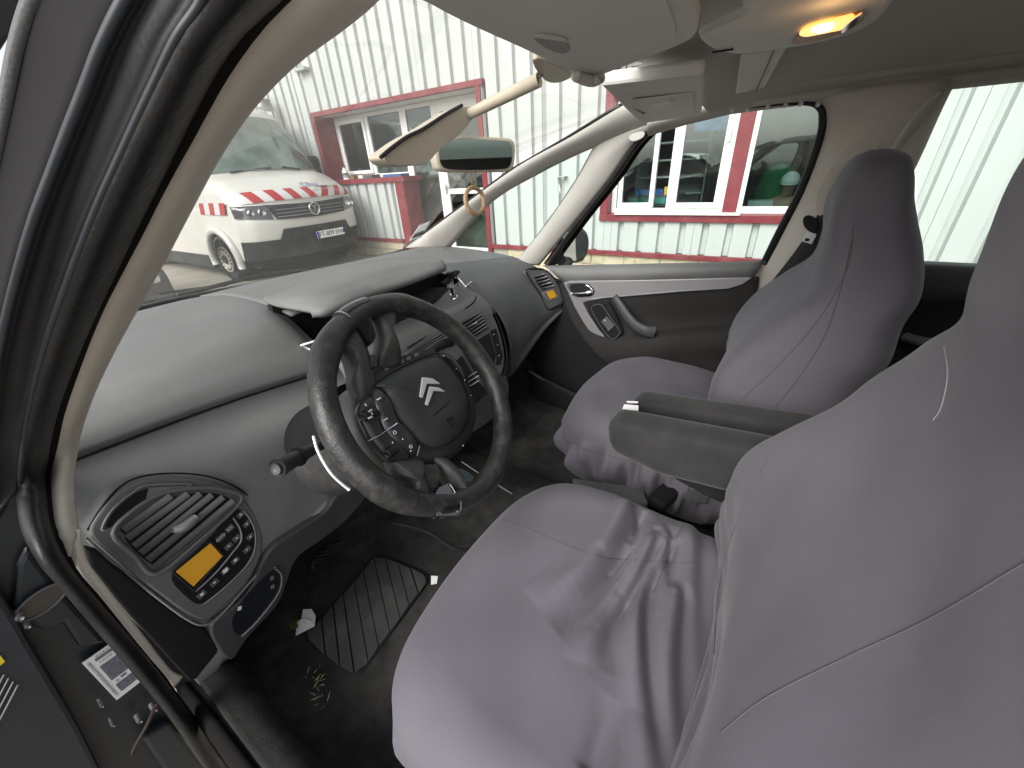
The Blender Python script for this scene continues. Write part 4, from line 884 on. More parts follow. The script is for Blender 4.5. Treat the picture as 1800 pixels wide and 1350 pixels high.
# left pad, from the windscreen to the front lip
def col(i, extra): return [r[i] for r in topr]+extra
def yz(i, l): return [Vector((ST[i], y, z)) for y, z in l]
leftcols = [col(0, yz(0, [(.865, -.325), (.845, -.345), (.85, -.36)])), col(1, yz(1, [(.872, -.33), (.848, -.362), (.852, -.378)])),
            [topr[0][2], topr[1][2], topr[2][2], Vector((-.30, .97, -.29)), Vector((-.30, .885, -.345)), Vector((-.30, .85, -.388)), Vector((-.30, .853, -.405))],
            [Vector((-.2, 1.50, -.31)), Vector((-.2, 1.31, -.285)), Vector((-.22, 1.12, -.285)), Vector((-.235, 1.0, -.31)), Vector((-.24, .90, -.365)), Vector((-.24, .86, -.402)), Vector((-.24, .86, -.42))]]
patch('left_pad', leftcols, m_dash, db, nu=60, nv=60, thick=.006, off=1)
tube('pad_seam', [p+Vector((0, .002, -.004)) for p in spline([c[-1] for c in leftcols], 20)], .0018, m_void, db, n=6)
# centre shelf behind hood
cen = [[Vector((-.24, 1.50, -.31)), Vector((0, 1.49, -.31)), Vector((.3, 1.43, -.31)), Vector((.50, 1.40, -.31)), Vector((.68, 1.37, -.31))],
       [Vector((-.24, 1.30, -.285)), Vector((0, 1.29, -.28)), Vector((.3, 1.27, -.285)), Vector((.5, 1.25, -.29)), Vector((.68, 1.22, -.31))],
       [Vector((-.24, 1.10, -.285)), Vector((0, 1.10, -.275)), Vector((.3, 1.08, -.285)), Vector((.48, 1.06, -.295)), Vector((.685, 1.04, -.32))],
       [Vector((-.24, .98, -.30)), Vector((0, .98, -.285)), Vector((.24, .97, -.29)), Vector((.43, .93, -.305)), Vector((.685, .90, -.335))]]
patch('centre_pad', cen, m_dash, db, nu=40, nv=50, thick=.006, off=1)
# passenger pad, rolls over and down
PR_ = [[Vector((.24, .97, -.289)), Vector((.32, .965, -.292)), Vector((.43, .93, -.304)), Vector((.56, .91, -.32)), Vector((.685, .90, -.336))],
       [Vector((.27, .88, -.315)), Vector((.35, .87, -.316)), Vector((.45, .86, -.322)), Vector((.56, .84, -.335)), Vector((.68, .82, -.355))],
       [Vector((.285, .80, -.365)), Vector((.36, .79, -.365)), Vector((.46, .78, -.365)), Vector((.56, .765, -.378)), Vector((.675, .74, -.395))],
       [Vector((.33, .755, -.44)), Vector((.39, .745, -.44)), Vector((.47, .735, -.44)), Vector((.56, .72, -.445)), Vector((.67, .69, -.45))],
       [Vector((.36, .735, -.53)), Vector((.41, .73, -.53)), Vector((.48, .715, -.525)), Vector((.56, .70, -.51)), Vector((.665, .667, -.49))],
       [Vector((.37, .735, -.64)), Vector((.41, .735, -.64)), Vector((.48, .72, -.60)), Vector((.57, .70, -.555)), Vector((.662, .665, -.515))],
       [Vector((.375, .76, -.72)), Vector((.41, .755, -.71)), Vector((.48, .735, -.66)), Vector((.57, .71, -.59)), Vector((.66, .675, -.53))],
       [Vector((.38, .90, -.74)), Vector((.42, .90, -.73)), Vector((.49, .88, -.70)), Vector((.58, .87, -.64)), Vector((.66, .85, -.58))]]
patch('passenger_pad', PR_, m_dashd, db, nu=60, nv=40, thick=.006, off=1)
tube('pad_seam', [Vector((.41, .985, -.299)), Vector((.385, .93, -.303)), Vector((.33, .86, -.322)), Vector((.285, .80, -.362)), Vector((.22, .78, -.385)), Vector((.05, .80, -.402)), Vector((-.2, .83, -.42))], .0028, m_void, db, n=6, seg=50)
# shelf in front of the cavity
patch('centre_shelf', [[Vector((-.24, .90, -.40)), Vector((0, .88, -.385)), Vector((.15, .87, -.37)), Vector((.275, .86, -.33))],
     [Vector((-.24, .85, -.402)), Vector((0, .82, -.39)), Vector((.15, .80, -.38)), Vector((.285, .80, -.365))],
     [Vector((-.24, .83, -.43)), Vector((0, .80, -.415)), Vector((.15, .785, -.405)), Vector((.31, .772, -.40))],
     [Vector((-.24, .82, -.47)), Vector((0, .795, -.46)), Vector((.15, .78, -.45)), Vector((.335, .757, -.44))]], m_dash, db, nu=24, nv=30, thick=.006, off=1)
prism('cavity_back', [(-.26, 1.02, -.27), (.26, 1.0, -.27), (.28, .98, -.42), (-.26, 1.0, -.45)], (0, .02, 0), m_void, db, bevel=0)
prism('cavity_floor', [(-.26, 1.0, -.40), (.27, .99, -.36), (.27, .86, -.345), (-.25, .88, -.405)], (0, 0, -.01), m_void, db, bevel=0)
# hood over the display
HN = [[P(466, 529, z=-.262), P(540, 500, z=-.245), P(620, 470, z=-.235), P(700, 458, z=-.235), P(765, 458, z=-.238)],
      [P(470, 533, z=-.258), P(548, 516, z=-.232), P(640, 484, z=-.225), P(710, 466, z=-.225), P(775, 461, z=-.232)],
      [P(490, 541, z=-.258), P(560, 530, z=-.240), P(650, 498, z=-.234), P(720, 476, z=-.234), P(780, 465, z=-.238)],
      [P(545, 551, z=-.258), P(580, 543, z=-.252), P(655, 512, z=-.248), P(725, 490, z=-.247), P(781, 470, z=-.246)],
      [P(548, 552, z=-.262), P(585, 548, z=-.262), P(660, 517, z=-.258), P(727, 495, z=-.255), P(780, 473, z=-.252)]]
patch('display_hood', HN, m_dash, db, nu=40, nv=50, thick=.008, off=1)
# fascia, driver side
FL = [[Vector((-.75, .862, -.362)), Vector((-.6, .865, -.372)), Vector((-.45, .865, -.385)), Vector((-.3, .865, -.405)), Vector((-.22, .865, -.42))],
      [Vector((-.755, .842, -.385)), Vector((-.6, .842, -.402)), Vector((-.45, .842, -.418)), Vector((-.3, .845, -.435)), Vector((-.22, .848, -.445))],
      [Vector((-.76, .78, -.43)), Vector((-.62, .775, -.45)), Vector((-.47, .78, -.46)), Vector((-.3, .79, -.47)), Vector((-.22, .80, -.48))],
      [Vector((-.765, .745, -.50)), Vector((-.64, .74, -.52)), Vector((-.5, .745, -.53)), Vector((-.3, .76, -.53)), Vector((-.22, .77, -.54))],
      [Vector((-.765, .73, -.60)), Vector((-.66, .725, -.61)), Vector((-.52, .725, -.60)), Vector((-.36, .74, -.59)), Vector((-.22, .76, -.60))],
      [Vector((-.76, .72, -.72)), Vector((-.68, .72, -.71)), Vector((-.56, .72, -.67)), Vector((-.42, .725, -.63)), Vector((-.22, .76, -.62))],
      [Vector((-.76, .72, -.82)), Vector((-.71, .72, -.80)), Vector((-.58, .722, -.70)), Vector((-.42, .727, -.645)), Vector((-.22, .77, -.63))],
      [Vector((-.76, .80, -.85)), Vector((-.71, .82, -.83)), Vector((-.58, .85, -.74)), Vector((-.42, .86, -.68)), Vector((-.22, .88, -.65))]]
patch('driver_fascia', FL, m_dash, db, nu=70, nv=60, thick=.006, off=1)
band('lower_fascia_edge' if 0 else 'lower_fascia', [P(150, 965, y=.725), P(260, 1080, y=.725), P(400, 1170, y=.725)], [P(340, 1195, y=.74), P(380, 1190, y=.74), P(415, 1160, y=.74)], .004, m_inblk, db, n=20, M=5)
prism('knee_panel', [P(a, b, y=.708) for a, b in ((148, 962), (170, 968), (195, 990), (250, 1034), (330, 1094), (362, 1106), (400, 1168), (372, 1180), (335, 1200), (230, 1085), (160, 1000))], (0, .012, 0), m_inblk, db, bevel=.003)
m_low = mat('lower_dash_grey', (.045, .046, .048), .6, var=.08, bump=.35, bscale=420, dirt=(.08, .078, .072), dscale=8, damt=.4)
prism('lower_panel', [P(a, b, y=.699) for a, b in ((470, 968), (520, 935), (575, 900), (592, 868), (640, 850), (650, 868), (610, 915), (565, 950), (520, 980), (506, 1020), (492, 1062), (432, 1124), (404, 1172), (362, 1104), (400, 1078), (440, 1040))], (0, .10, 0), m_low, db, bevel=.006, n=1)
# helper: drop photo points onto existing meshes
from mathutils.bvhtree import BVHTree
def bvh(*names):
    vs = []; fs = []
    for o in names:
        b = ORG[o.name] if o.parent else Vector(o.location); n0 = len(vs)
        vs += [v.co+b for v in o.data.vertices]; fs += [tuple(n0+i for i in p.vertices) for p in o.data.polygons]
    return BVHTree.FromPolygons(vs, fs)
def hit(t, px, py, lift=.0015, default=None):
    v = ray(px, py).normalized(); r = t.ray_cast(CAM, v)
    if r[0] is None: return default if default is not None else CAM+v*.8
    n = r[1] if r[1].dot(v) < 0 else -r[1]
    return r[0]+n*lift
fas = [o for o in COL.objects if o.name.startswith('driver_fascia')][0]
TF = bvh(fas)
# driver vent + climate unit: built on its own plane
va, vb, vc = P(155, 940, y=.735), P(235, 850, y=.765), P(455, 930, y=.735)
vn = (P(300, 850, y=.775)-P(400, 1090, y=.715)).cross(P(455, 930, y=.735)-P(160, 940, y=.745)).normalized()
if vn.y > 0: vn = -vn
v0 = P(300, 940, y=.735)
def VPn(px, py, h=0):
    p0 = v0+vn*h; v = ray(px, py); return CAM+v*((p0-CAM).dot(vn)/v.dot(vn))
m_pod = mat('pod_grey', (.115, .116, .118), .58, var=.06, bump=.35, bscale=420, dirt=(.18, .175, .16), dscale=8, damt=.35)
dv = empty('climate_unit', v0, parent=db); ORG[dv.name] = v0
ou = [(153, 938), (176, 900), (210, 862), (250, 843), (310, 838), (370, 845), (420, 868), (448, 900), (463, 940), (458, 985), (430, 1030), (390, 1070), (362, 1092), (330, 1082), (250, 1022), (190, 972)]
prism('vent_housing', [VPn(a, b, .012) for a, b in ou], -vn*.06, m_pod, dv, n=110, bevel=.003)
tube('housing_seam', [VPn(a, b, .006) for a, b in [(154, 932), (178, 893), (212, 855), (252, 837), (312, 832), (372, 839), (424, 862), (453, 896), (469, 938), (463, 988), (434, 1036), (392, 1077), (362, 1098), (328, 1088)]], .0017, m_void, dv, n=6, seg=90)
tube('housing_edge', [VPn(a, b, .008) for a, b in [(150, 945), (195, 985), (250, 1030), (328, 1088), (362, 1098), (392, 1077), (460, 1000)]], .002, m_sgrey, dv, n=6, seg=60)
prism('vent_void', [VPn(a, b, .0125) for a, b in ((212, 940), (240, 905), (290, 876), (350, 866), (385, 868), (412, 880), (340, 950), (275, 1000), (240, 972))], -vn*.0005, m_void, dv, n=60, bevel=0)
# slats of the vent
sl_ = [((218, 932), (300, 872)), ((224, 946), (330, 868)), ((236, 960), (352, 868)), ((248, 972), (372, 870)), ((260, 984), (392, 874)), ((272, 997), (410, 880))]
for a, b in sl_:
    p, q = VPn(*a, .0165), VPn(*b, .0165)
    tube('slat', [p, p.lerp(q, .5), q], .0042, m_pod, dv, n=6, prof=[(1.5, .1), (1, .6), (-1, .6), (-1.5, .1), (-1, -.6), (1, -.6)], up=vn)
tube('vent_frame', [VPn(a, b, .015) for a, b in ((200, 938), (228, 902), (285, 868), (350, 858), (392, 861), (424, 880), (345, 955), (275, 1008), (235, 976))], .0035, m_pod, dv, n=8, seg=80, closed=True)
tube('vent_slider', [VPn(302, 932, .020), VPn(325, 925, .022), VPn(345, 908, .022)], lambda t: .005+.0035*math.sin(t*3), m_sgrey, dv, n=10, seg=14)
sm_ = prism('small_vent', [VPn(a, b, .0135) for a, b in ((183, 928), (200, 898), (235, 868), (262, 857), (330, 854), (280, 868), (230, 898), (200, 925))], -vn*.001, m_inblk, dv, n=50, bevel=0)
tube('small_vent_rim', [VPn(a, b, .0145) for a, b in ((180, 930), (198, 896), (235, 865), (262, 853), (338, 852), (280, 870), (230, 900), (200, 927))], .0018, m_dash, dv, n=6, seg=70, closed=True)
prism('small_vent_flap', [VPn(a, b, .0145) for a, b in ((262, 857), (330, 854), (285, 866), (256, 882))], -vn*.001, m_dash, dv, bevel=0)
prism('thumb_strip', [VPn(a, b, .0145) for a, b in ((210, 932), (240, 908), (268, 895), (274, 900), (246, 918), (216, 938))], -vn*.002, m_inblk, dv, bevel=.0006)
for a, b in ((221, 929), (236, 920), (250, 910), (263, 900)): prism('thumb_mark', [VPn(a-2, b, .0155), VPn(a+1, b-2.5, .0155), VPn(a+3, b, .0155), VPn(a, b+2.5, .0155)], -vn*.0006, mat('mark_cream', (.7, .68, .5), .5), dv, bevel=0)
prism('control_plate', [VPn(a, b, .0135) for a, b in ((290, 1012), (350, 965), (405, 905), (420, 893), (436, 905), (450, 940), (446, 970), (425, 1005), (385, 1040), (358, 1062), (340, 1062))], -vn*.003, m_inblk, dv, n=90, bevel=.0008)
m_amber = mat('amber_display', (.42, .21, .015), .35, var=.06, emit=(.8, .38, .02), estr=.12)
dsp = prism('display', [VPn(a, b, .0155) for a, b in ((309, 1005), (370, 955), (391, 978), (340, 1031))], -vn*.001, m_amber, dv, bevel=0)
tube('display_rim', [VPn(a, b, .016) for a, b in ((303, 1005), (369, 949), (394, 976), (340, 1038))], .0018, m_seal, dv, n=6, closed=True)
tube('chrome_line', [VPn(a, b, .0165) for a, b in ((344, 1040), (380, 1006), (410, 970), (424, 950), (422, 930), (410, 910))], .0016, m_sgrey, dv, n=6, seg=40)
tube('plate_line', [VPn(a, b, .0155) for a, b in ((356, 1064), (400, 1028), (440, 985), (449, 950), (444, 922), (428, 897))], .0008, MATS['light_grey'], dv, n=4, seg=40)
vx = (VPn(340, 950)-VPn(300, 985)).normalized(); VR = frame(None, vx, n=vn)
def btn(a, b, s=.0075, m=m_dashd):
    return box('button', VPn(a, b, .0145), (s*1.6, s*1.2, .002), m, dv, VR, .0006)
for s_, a, b in (('AUTO', 388, 945), ('A/C', 404, 929)):
    k_ = btn(a, b, .0085); text('button_text', s_, VPn(a, b, .0164), VR, .0062, MATS['paper_white'], k_, ext=.0001)
m_wp = MATS['paper_white']
def glyph(par, shapes, a, b, h=.0165, sc=1.0):
    c = VPn(a, b, h)
    for sh in shapes:
        prism('symbol', [c+VR @ Vector((u*.001*sc, v*.001*sc, 0)) for u, v in sh], -vn*.0004, m_wp, par, bevel=0)
blob = [(-2.8, -1), (-2, 1.5), (-.5, 2.6), (1, 1.6), (2.6, 2), (3, -.5), (1.4, -2.4), (-1.2, -2.2)]
fan = [[(0, 0), (-1.4, 2.8), (1.2, 2.8)], [(0, 0), (2.8, .9), (2.6, -1.7)], [(0, 0), (-.8, -2.9), (-2.8, -1.1)]]
plus = [[(-2.2, -.5), (2.2, -.5), (2.2, .5), (-2.2, .5)], [(-.5, -2.2), (.5, -2.2), (.5, -.6), (-.5, -.6)], [(-.5, .6), (.5, .6), (.5, 2.2), (-.5, 2.2)]]
rc = [[(-2.5, 0), (-1.2, 2.2), (-.4, 1.6), (-1.4, 0)], [(.2, 2.2), (2.4, 1), (1.8, 0), (.2, 1.2)], [(-1.5, -1.8), (1.5, -1.8), (1.9, -.7), (-1, -.9)]]
seatg = [[(-2, -2.2), (1.5, -2.2), (1.5, -1.3), (-1, -1.3), (-.6, 1.6), (-1.6, 1.6)], [(.4, 0), (2.4, .9), (.4, 1.8)]]
scr_ = [[(-2.2, -2), (2.2, -2), (2.2, -1.3), (-2.2, -1.3)], [(-2.2, 2), (2.2, 2), (2.2, 1.3), (-2.2, 1.3)], [(-.4, -1.2), (.4, -1.2), (.4, 1.2), (-.4, 1.2)]]
for a, b, g_, sc in ((402, 960, rc, .9), (416, 946, [blob], .55), (423, 905, fan, 1), (434, 921, scr_, .9), (440, 943, seatg, 1), (434, 966, seatg, .9), (414, 985, [blob]+fan, 1.1), (396, 1003, [blob], 1.7), (377, 1024, plus, 1.1), (355, 1045, [blob], 1.0)):
    glyph(btn(a, b, .0082), g_, a, b, sc=sc)
# small storage lid with switches under it
prism('storage_recess', [P(a, b, y=.696) for a, b in ((407, 1085), (440, 1040), (480, 1000), (493, 1012), (488, 1040), (455, 1085), (423, 1118), (410, 1112))], (0, .006, 0), mat('recess_navy', (.010, .012, .018), .4), db, n=50, bevel=0)
tube('storage_edge', [P(a, b, y=.694) for a, b in ((424, 1120), (456, 1088), (490, 1042), (495, 1012), (483, 998))], .002, m_dash, db, n=6, seg=30)
for a, b in ((421, 1071), (478, 1018), (479, 1033)): prism('symbol', [P(a-3, b+3, y=.6945), P(a-2, b-4, y=.6945), P(a+4, b-6, y=.6945), P(a+3, b+1, y=.6945)], (0, .001, 0), m_wp if a < 450 else m_dash, db, bevel=0)
# passenger end vent
pvn = Vector((-.45, -.85, .25)).normalized(); pv0 = P(962, 508, x=.618)
def PV(px, py, h=0):
    p0 = pv0+pvn*h; v = ray(px, py); return CAM+v*((p0-CAM).dot(pvn)/v.dot(pvn))
pu = empty('passenger_vent_unit', pv0, parent=db); ORG[pu.name] = pv0
prism('vent_housing', [PV(a, b, .01) for a, b in ((925, 476), (940, 472), (958, 475), (975, 490), (986, 510), (990, 530), (980, 538), (962, 543), (948, 515), (934, 494))], -pvn*.05, m_dashd, pu, n=60, bevel=.003)
tube('vent_rim', [PV(a, b, .012) for a, b in ((925, 476), (940, 472), (958, 475), (975, 490), (986, 510), (990, 530), (980, 538), (962, 543), (948, 515), (934, 494))], .003, m_inblk, pu, n=6, seg=60, closed=True)
prism('vent_void', [PV(a, b, .0115) for a, b in ((940, 488), (948, 480), (958, 484), (968, 494), (975, 502), (952, 508), (944, 500))], -pvn*.001, m_void, pu, n=30, bevel=0)
for i in range(5):
    tube('slat', [PV(938+3.2*i, 487+5.2*i, .014), PV(957+4.2*i, 481+5.2*i, .014)], .003, m_dash, pu, n=6)
prism('display', [PV(a, b, .0125) for a, b in ((960, 514), (972, 509), (979, 521), (967, 526))], -pvn*.001, m_amber, pu, bevel=0)
tube('display_rim', [PV(a, b, .013) for a, b in ((955, 516), (973, 506), (982, 522), (964, 529))], .0012, m_sgrey, pu, n=5, closed=True)
tube('vent_slider', [PV(955, 500, .018), PV(966, 497, .018)], .003, m_sgrey, pu, n=8)
# centre stack
cn0 = P(800, 600, y=.765); cnn = Vector((-.10, -.93, .36)).normalized()
def PC(px, py, h=0):
    p0 = cn0+cnn*h; v = ray(px, py); return CAM+v*((p0-CAM).dot(cnn)/v.dot(cnn))
cs = empty('centre_stack', cn0, parent=db); ORG[cs.name] = cn0
prism('stack_body', [PC(a, b) for a, b in ((690, 640), (716, 616), (770, 583), (835, 540), (852, 537), (866, 550), (880, 585), (888, 625), (884, 655), (870, 672), (800, 730), (690, 760))], -cnn*.08, m_dashd, cs, n=90, bevel=.004)
tube('stack_edge', [PC(a, b, .001) for a, b in ((716, 612), (770, 578), (835, 536), (853, 533), (868, 548), (883, 585), (891, 625), (887, 656), (872, 674))], .0022, m_inblk, cs, n=6, seg=60)
def cvent(ps, n):
    A, B, C_, D = ps
    prism('vent_void', [PC(*q, .0015) for q in ps], -cnn*.001, m_void, cs, bevel=0)
    for i in range(n):
        t = (i+.5)/n; a = (A[0]+(D[0]-A[0])*t, A[1]+(D[1]-A[1])*t); b = (B[0]+(C_[0]-B[0])*t, B[1]+(C_[1]-B[1])*t)
        tube('slat', [PC(*a, .004), PC(*b, .004)], .0028, m_dashd, cs, n=6)
cvent(((808, 567), (842, 546), (858, 576), (826, 597)), 6)
cvent(((722, 618), (790, 574), (806, 600), (742, 630)), 6)
tube('vent_slider', [PC(826, 573, .008), PC(838, 567, .008)], .0035, m_sgrey, cs, n=8)
prism('display_panel', [PC(a, b, .003) for a, b in ((812, 615), (860, 585), (872, 625), (868, 640), (838, 660))], -cnn*.003, m_inblk, cs, bevel=.002)
prism('side_buttons', [PC(a, b, .003) for a, b in ((862, 582), (872, 577), (884, 625), (880, 640), (872, 642), (874, 625))], -cnn*.003, m_inblk, cs, bevel=.001)
for a, b in ((868, 588), (875, 606), (877, 625)): box('symbol', PC(a, b, .005), (.008, .001, .002), m_wp, cs, None, 0)
prism('audio_panel', [PC(a, b, .003) for a, b in ((770, 660), (812, 625), (838, 668), (860, 690), (830, 715), (795, 725))], -cnn*.003, m_inblk, cs, bevel=.002)
for k in range(3): tube('button_line', [PC(824, 662+9*k, .006), PC(842, 651+9*k, .006)], .0014, MATS['light_grey'], cs, n=5)
box('hazard_box', PC(722, 622, .004), (.03, .004, .016), m_dashd, cs, None, .002)
prism('stack_foot', [P(a, b, y=.72) for a, b in ((862, 690), (890, 655), (896, 680), (893, 712), (870, 735), (820, 770), (800, 740))], (0, .08, 0), m_dash, cs, n=50, bevel=.006)
# defrost grilles, white sticker rectangles on the dash
gl_ = [P(a, b, z=-.296) for a, b in ((742, 438), (772, 434), (790, 442), (758, 446))]
prism('defrost_grille', gl_, (0, 0, .004), m_inblk, db, bevel=.001)
for i in range(5): tube('grille_slat', [gl_[0].lerp(gl_[1], .15+.17*i)+Vector((0, 0, .006)), gl_[3].lerp(gl_[2], .15+.17*i)+Vector((0, 0, .006))], .003, m_dash, db, n=5)
pads = {o.name.split('.')[0]: o for o in COL.objects if o.name.startswith(('left_pad', 'centre_pad', 'passenger_pad', 'centre_shelf'))}
TD = bvh(*pads.values())
m_stk = mat('sticker_white', (.75, .76, .74), .5)
def ringstk(pts, w, label):
    r = empty('dash_marker', hit(TD, *pts[0]), label, 'sticker')
    n = len(pts)
    for i in range(n if pts[0] != pts[-1] else n-1):
        a, b = pts[i], pts[(i+1) % n]
        A, B = [hit(TD, a[0]+(b[0]-a[0])*t, a[1]+(b[1]-a[1])*t, .002) for t in (0, 1)]
        tube('white_bar', [A, B], w, m_stk, r, n=6)
ringstk([(805, 489), (817, 485), (829, 496), (818, 503)], .0018, 'white outlined square sticker on the dashboard right of the phone holder')
ringstk([(529, 608), (556, 599), (556, 612), (546, 616)], .0024, 'white outlined sticker on the left dashboard pad behind the wheel rim')
# phone holder
ph = empty('phone_holder', hit(TD, 800, 520), 'broken black phone holder with chrome joint beside the display cavity', 'phone holder')
c1 = P(792, 488, y=.80)
box('clamp_bar', c1, (.075, .02, .008), m_inblk, ph, Matrix.Rotation(-.3, 3, 'Y'), .002); box('clamp_knob', c1+Vector((0, 0, .010)), (.022, .015, .012), m_inblk, ph, None, .002)
tube('joint', [c1+Vector((-.005, 0, -.004)), c1+Vector((-.005, 0, -.028))], .011, m_sgrey, ph, n=14); tube('stem', [c1+Vector((-.005, 0, -.028)), c1+Vector((.0, .0, -.05))], .004, m_inblk, ph, n=8)
tube('foot', [c1+Vector((.0, 0, -.048)), c1+Vector((.006, .0, -.062))], .011, m_chrome, ph, n=12)
tube('cable', [c1+Vector((.03, 0, 0))]+[hit(TD, a, b, .004) for a, b in ((805, 505), (815, 515), (822, 524), (823, 534))], .0016, m_void, ph, n=5, seg=24)
# lower dash on passenger side, glove box, footwell clutter
gb = patch('glove_box', [[Vector((.15, .80, -.66)), Vector((.4, .86, -.70)), Vector((.66, .80, -.55))], [Vector((.15, .95, -.72)), Vector((.4, 1.0, -.74)), Vector((.66, .95, -.66))], [Vector((.15, 1.1, -.85)), Vector((.4, 1.1, -.85)), Vector((.66, 1.1, -.85))]], m_inblk, db, nu=16, nv=16)
pk = patch('door_pocket', [[P(925, 648, x=.62), P(965, 668, x=.60), P(1010, 690, x=.58), P(1040, 700, x=.58)], [P(930, 655, x=.60), P(965, 678, x=.57), P(1010, 702, x=.56), P(1035, 715, x=.56)], [P(930, 720, x=.62), P(965, 740, x=.60), P(1000, 760, x=.58), P(1030, 770, x=.58)]], m_inblk, pd, nu=14, nv=20, thick=.01)
tube('pocket_lip', [P(930, 652, x=.60), P(965, 672, x=.58), P(1015, 697, x=.57)], .007, m_dashd, pd, n=8, seg=14)
# ================================================================== steering wheel and column
W0 = Vector((-.349, .414, -.321)); _a, _b = .606, .163
WN = Vector((math.sin(_b)*math.cos(_a), -math.cos(_b)*math.cos(_a), math.sin(_a)))
WV = (Vector((0, 0, 1))-WN*WN.z).normalized(); WU = WV.cross(WN)
def PW(px, py, h=0):
    v = ray(px, py); p0 = W0+WN*h; return CAM+v*((p0-CAM).dot(WN)/v.dot(WN))
m_rim = mat('wheel_rim_rubber', (.020, .020, .0195), .42, var=.15, vscale=15, bump=.3, bscale=350, dirt=(.085, .084, .080), dscale=55, damt=.5, bump2=.2, b2scale=60)
m_emb = mat('emblem_chrome', (.85, .85, .87), .35, metal=.6, var=.03)
m_hub = mat('hub_black', (.022, .0235, .0245), .55, var=.08, bump=.25, bscale=600, dirt=(.09, .09, .08), dscale=9, damt=.3)
m_gloss = mat('gloss_black', (.008, .009, .011), .08, coat=.6, var=0)
sw = empty('steering_wheel', W0, 'worn black four spoke steering wheel with chrome double chevron emblem on its hub', 'steering wheel')
RC = .1705
def wp(ang, r=RC, h=0): return W0+WU*(r*math.cos(ang))+WV*(r*math.sin(ang))+WN*h
pts = []; NR = 160; prof_n = 20; vs = []
def angof(p): q = p-W0; return math.atan2(q.dot(WV), q.dot(WU))
aT, aB = angof(PW(628, 555)), angof(PW(785, 895))
def near(a, b): 
    d = (a-b+math.pi) % (2*math.pi)-math.pi; return abs(d)
for i in range(NR):
    a = 2*math.pi*i/NR
    k = math.exp(-(near(a, aT)/.30)**4)+math.exp(-(near(a, aB)/.30)**4)
    thumb = .0025*(math.exp(-(near(a, aT+.55)/.15)**2)+math.exp(-(near(a, aT-.55)/.15)**2)+math.exp(-(near(a, aB+.62)/.18)**2)+math.exp(-(near(a, aB-.62)/.18)**2))
    rr = .0172-.0004*k+thumb; c = wp(a, RC-.002*k); rd_ = (c-W0).normalized()
    for j in range(prof_n):
        t = 2*math.pi*j/prof_n; vs.append(c+rd_*math.cos(t)*rr+WN*math.sin(t)*rr*1.12)
obj('rim', vs, grid_faces(NR, prof_n, True, True), m_rim, sw)
def arcseg(nm, a0, a1, r, m, R=RC, h=0, n=24):
    return tube(nm, [wp(a0+(a1-a0)*i/n, R, h) for i in range(n+1)], r, m, sw, n=18)
aTl, aTr = angof(PW(597, 560)), angof(PW(643, 535)); aBl, aBr = angof(PW(768, 905)), angof(PW(800, 905))
arcseg('rim_insert', aTl, aTr, .0182, m_gloss); arcseg('rim_insert', aBl, aBr, .0182, m_gloss)
for a in (aTl, aBr): arcseg('insert_edge', a-.006, a+.006, .0186, m_sgrey, n=2)
def dome(nm, ps, h0, h1, m, par, n=96, rings=10, back=.05, pw=2.4):
    """domed shell over an outline on the wheel plane"""
    o = soft([PW(a, b, h0) for a, b in ps], n); n = len(o); c = sum(o, Vector())/n; vs = []
    vs += [p-WN*back for p in o]
    for k in range(rings):
        t = k/(rings-1); f = 1-t; 
        hh = (h1-h0)*(1-(f)**pw) if k else 0
        # keep the edge steep, the top flat
        hh = (h1-h0)*(1-f**(pw*2.2))
        vs += [c+(p-c)*(f if k < rings-1 else .001)+WN*hh for p in o]
    return obj(nm, vs, grid_faces(rings+1, n, False, True), m, par)
m_spk = mat('spoke_rubber', (.030, .029, .028), .5, var=.12, bump=.3, bscale=400, dirt=(.12, .115, .10), dscale=30, damt=.35)
def spoke(ps, m=m_spk, h=.007, th=.026, bev=.007, nm='spoke', n=1):
    if m is m_spk and nm == 'spoke': return dome(nm, ps, -.008, .011, m, sw, back=.014, rings=9, pw=1.0)
    return prism(nm, [PW(a, b, h) for a, b in ps], -WN*th, m, sw, n=n, bevel=bev, angle=25)
spoke([(585, 600), (594, 607), (607, 624), (616, 652), (616, 674), (624, 692), (640, 712), (670, 700), (655, 650), (650, 622), (636, 585), (618, 556), (600, 566)])
spoke([(648, 545), (665, 590), (662, 625), (664, 650), (700, 650), (708, 636), (697, 607), (685, 580), (679, 556), (700, 530), (670, 525)])
spoke([(652, 622), (663, 622), (664, 645), (652, 645)], n=None, bev=.002, nm='spoke_bridge')
spoke([(618, 556), (649, 543), (663, 590), (655, 606), (640, 590)], m_gloss, .0105, .018, .003, 'gloss_insert', 1)
spoke([(678, 800), (686, 819), (692, 836), (711, 847), (719, 862), (716, 878), (740, 900), (768, 908), (767, 883), (755, 850), (740, 828), (748, 800)])
spoke([(780, 800), (792, 814), (800, 839), (808, 853), (822, 861), (840, 855), (858, 860), (830, 895), (803, 910), (804, 886), (789, 850), (772, 826), (760, 800)])
spoke([(739, 815), (772, 815), (778, 835), (770, 858), (764, 868), (752, 845)], m_spk, .003, .02, .004, 'spoke_bridge', None)
spoke([(755, 850), (764, 868), (771, 856), (788, 848), (804, 886), (803, 908), (769, 908), (767, 883)], m_gloss, .0125, .016, .003, 'gloss_insert', None)
tube('insert_line', [PW(789, 848, .0125), PW(801, 868, .0125), PW(806, 886, .0125), PW(804, 905, .0125)], .0012, m_chrome, sw, n=6, seg=16)
tube('insert_line', [PW(784, 868, .013), PW(790, 885, .013), PW(776, 888, .013)], .0010, m_chrome, sw, n=6)
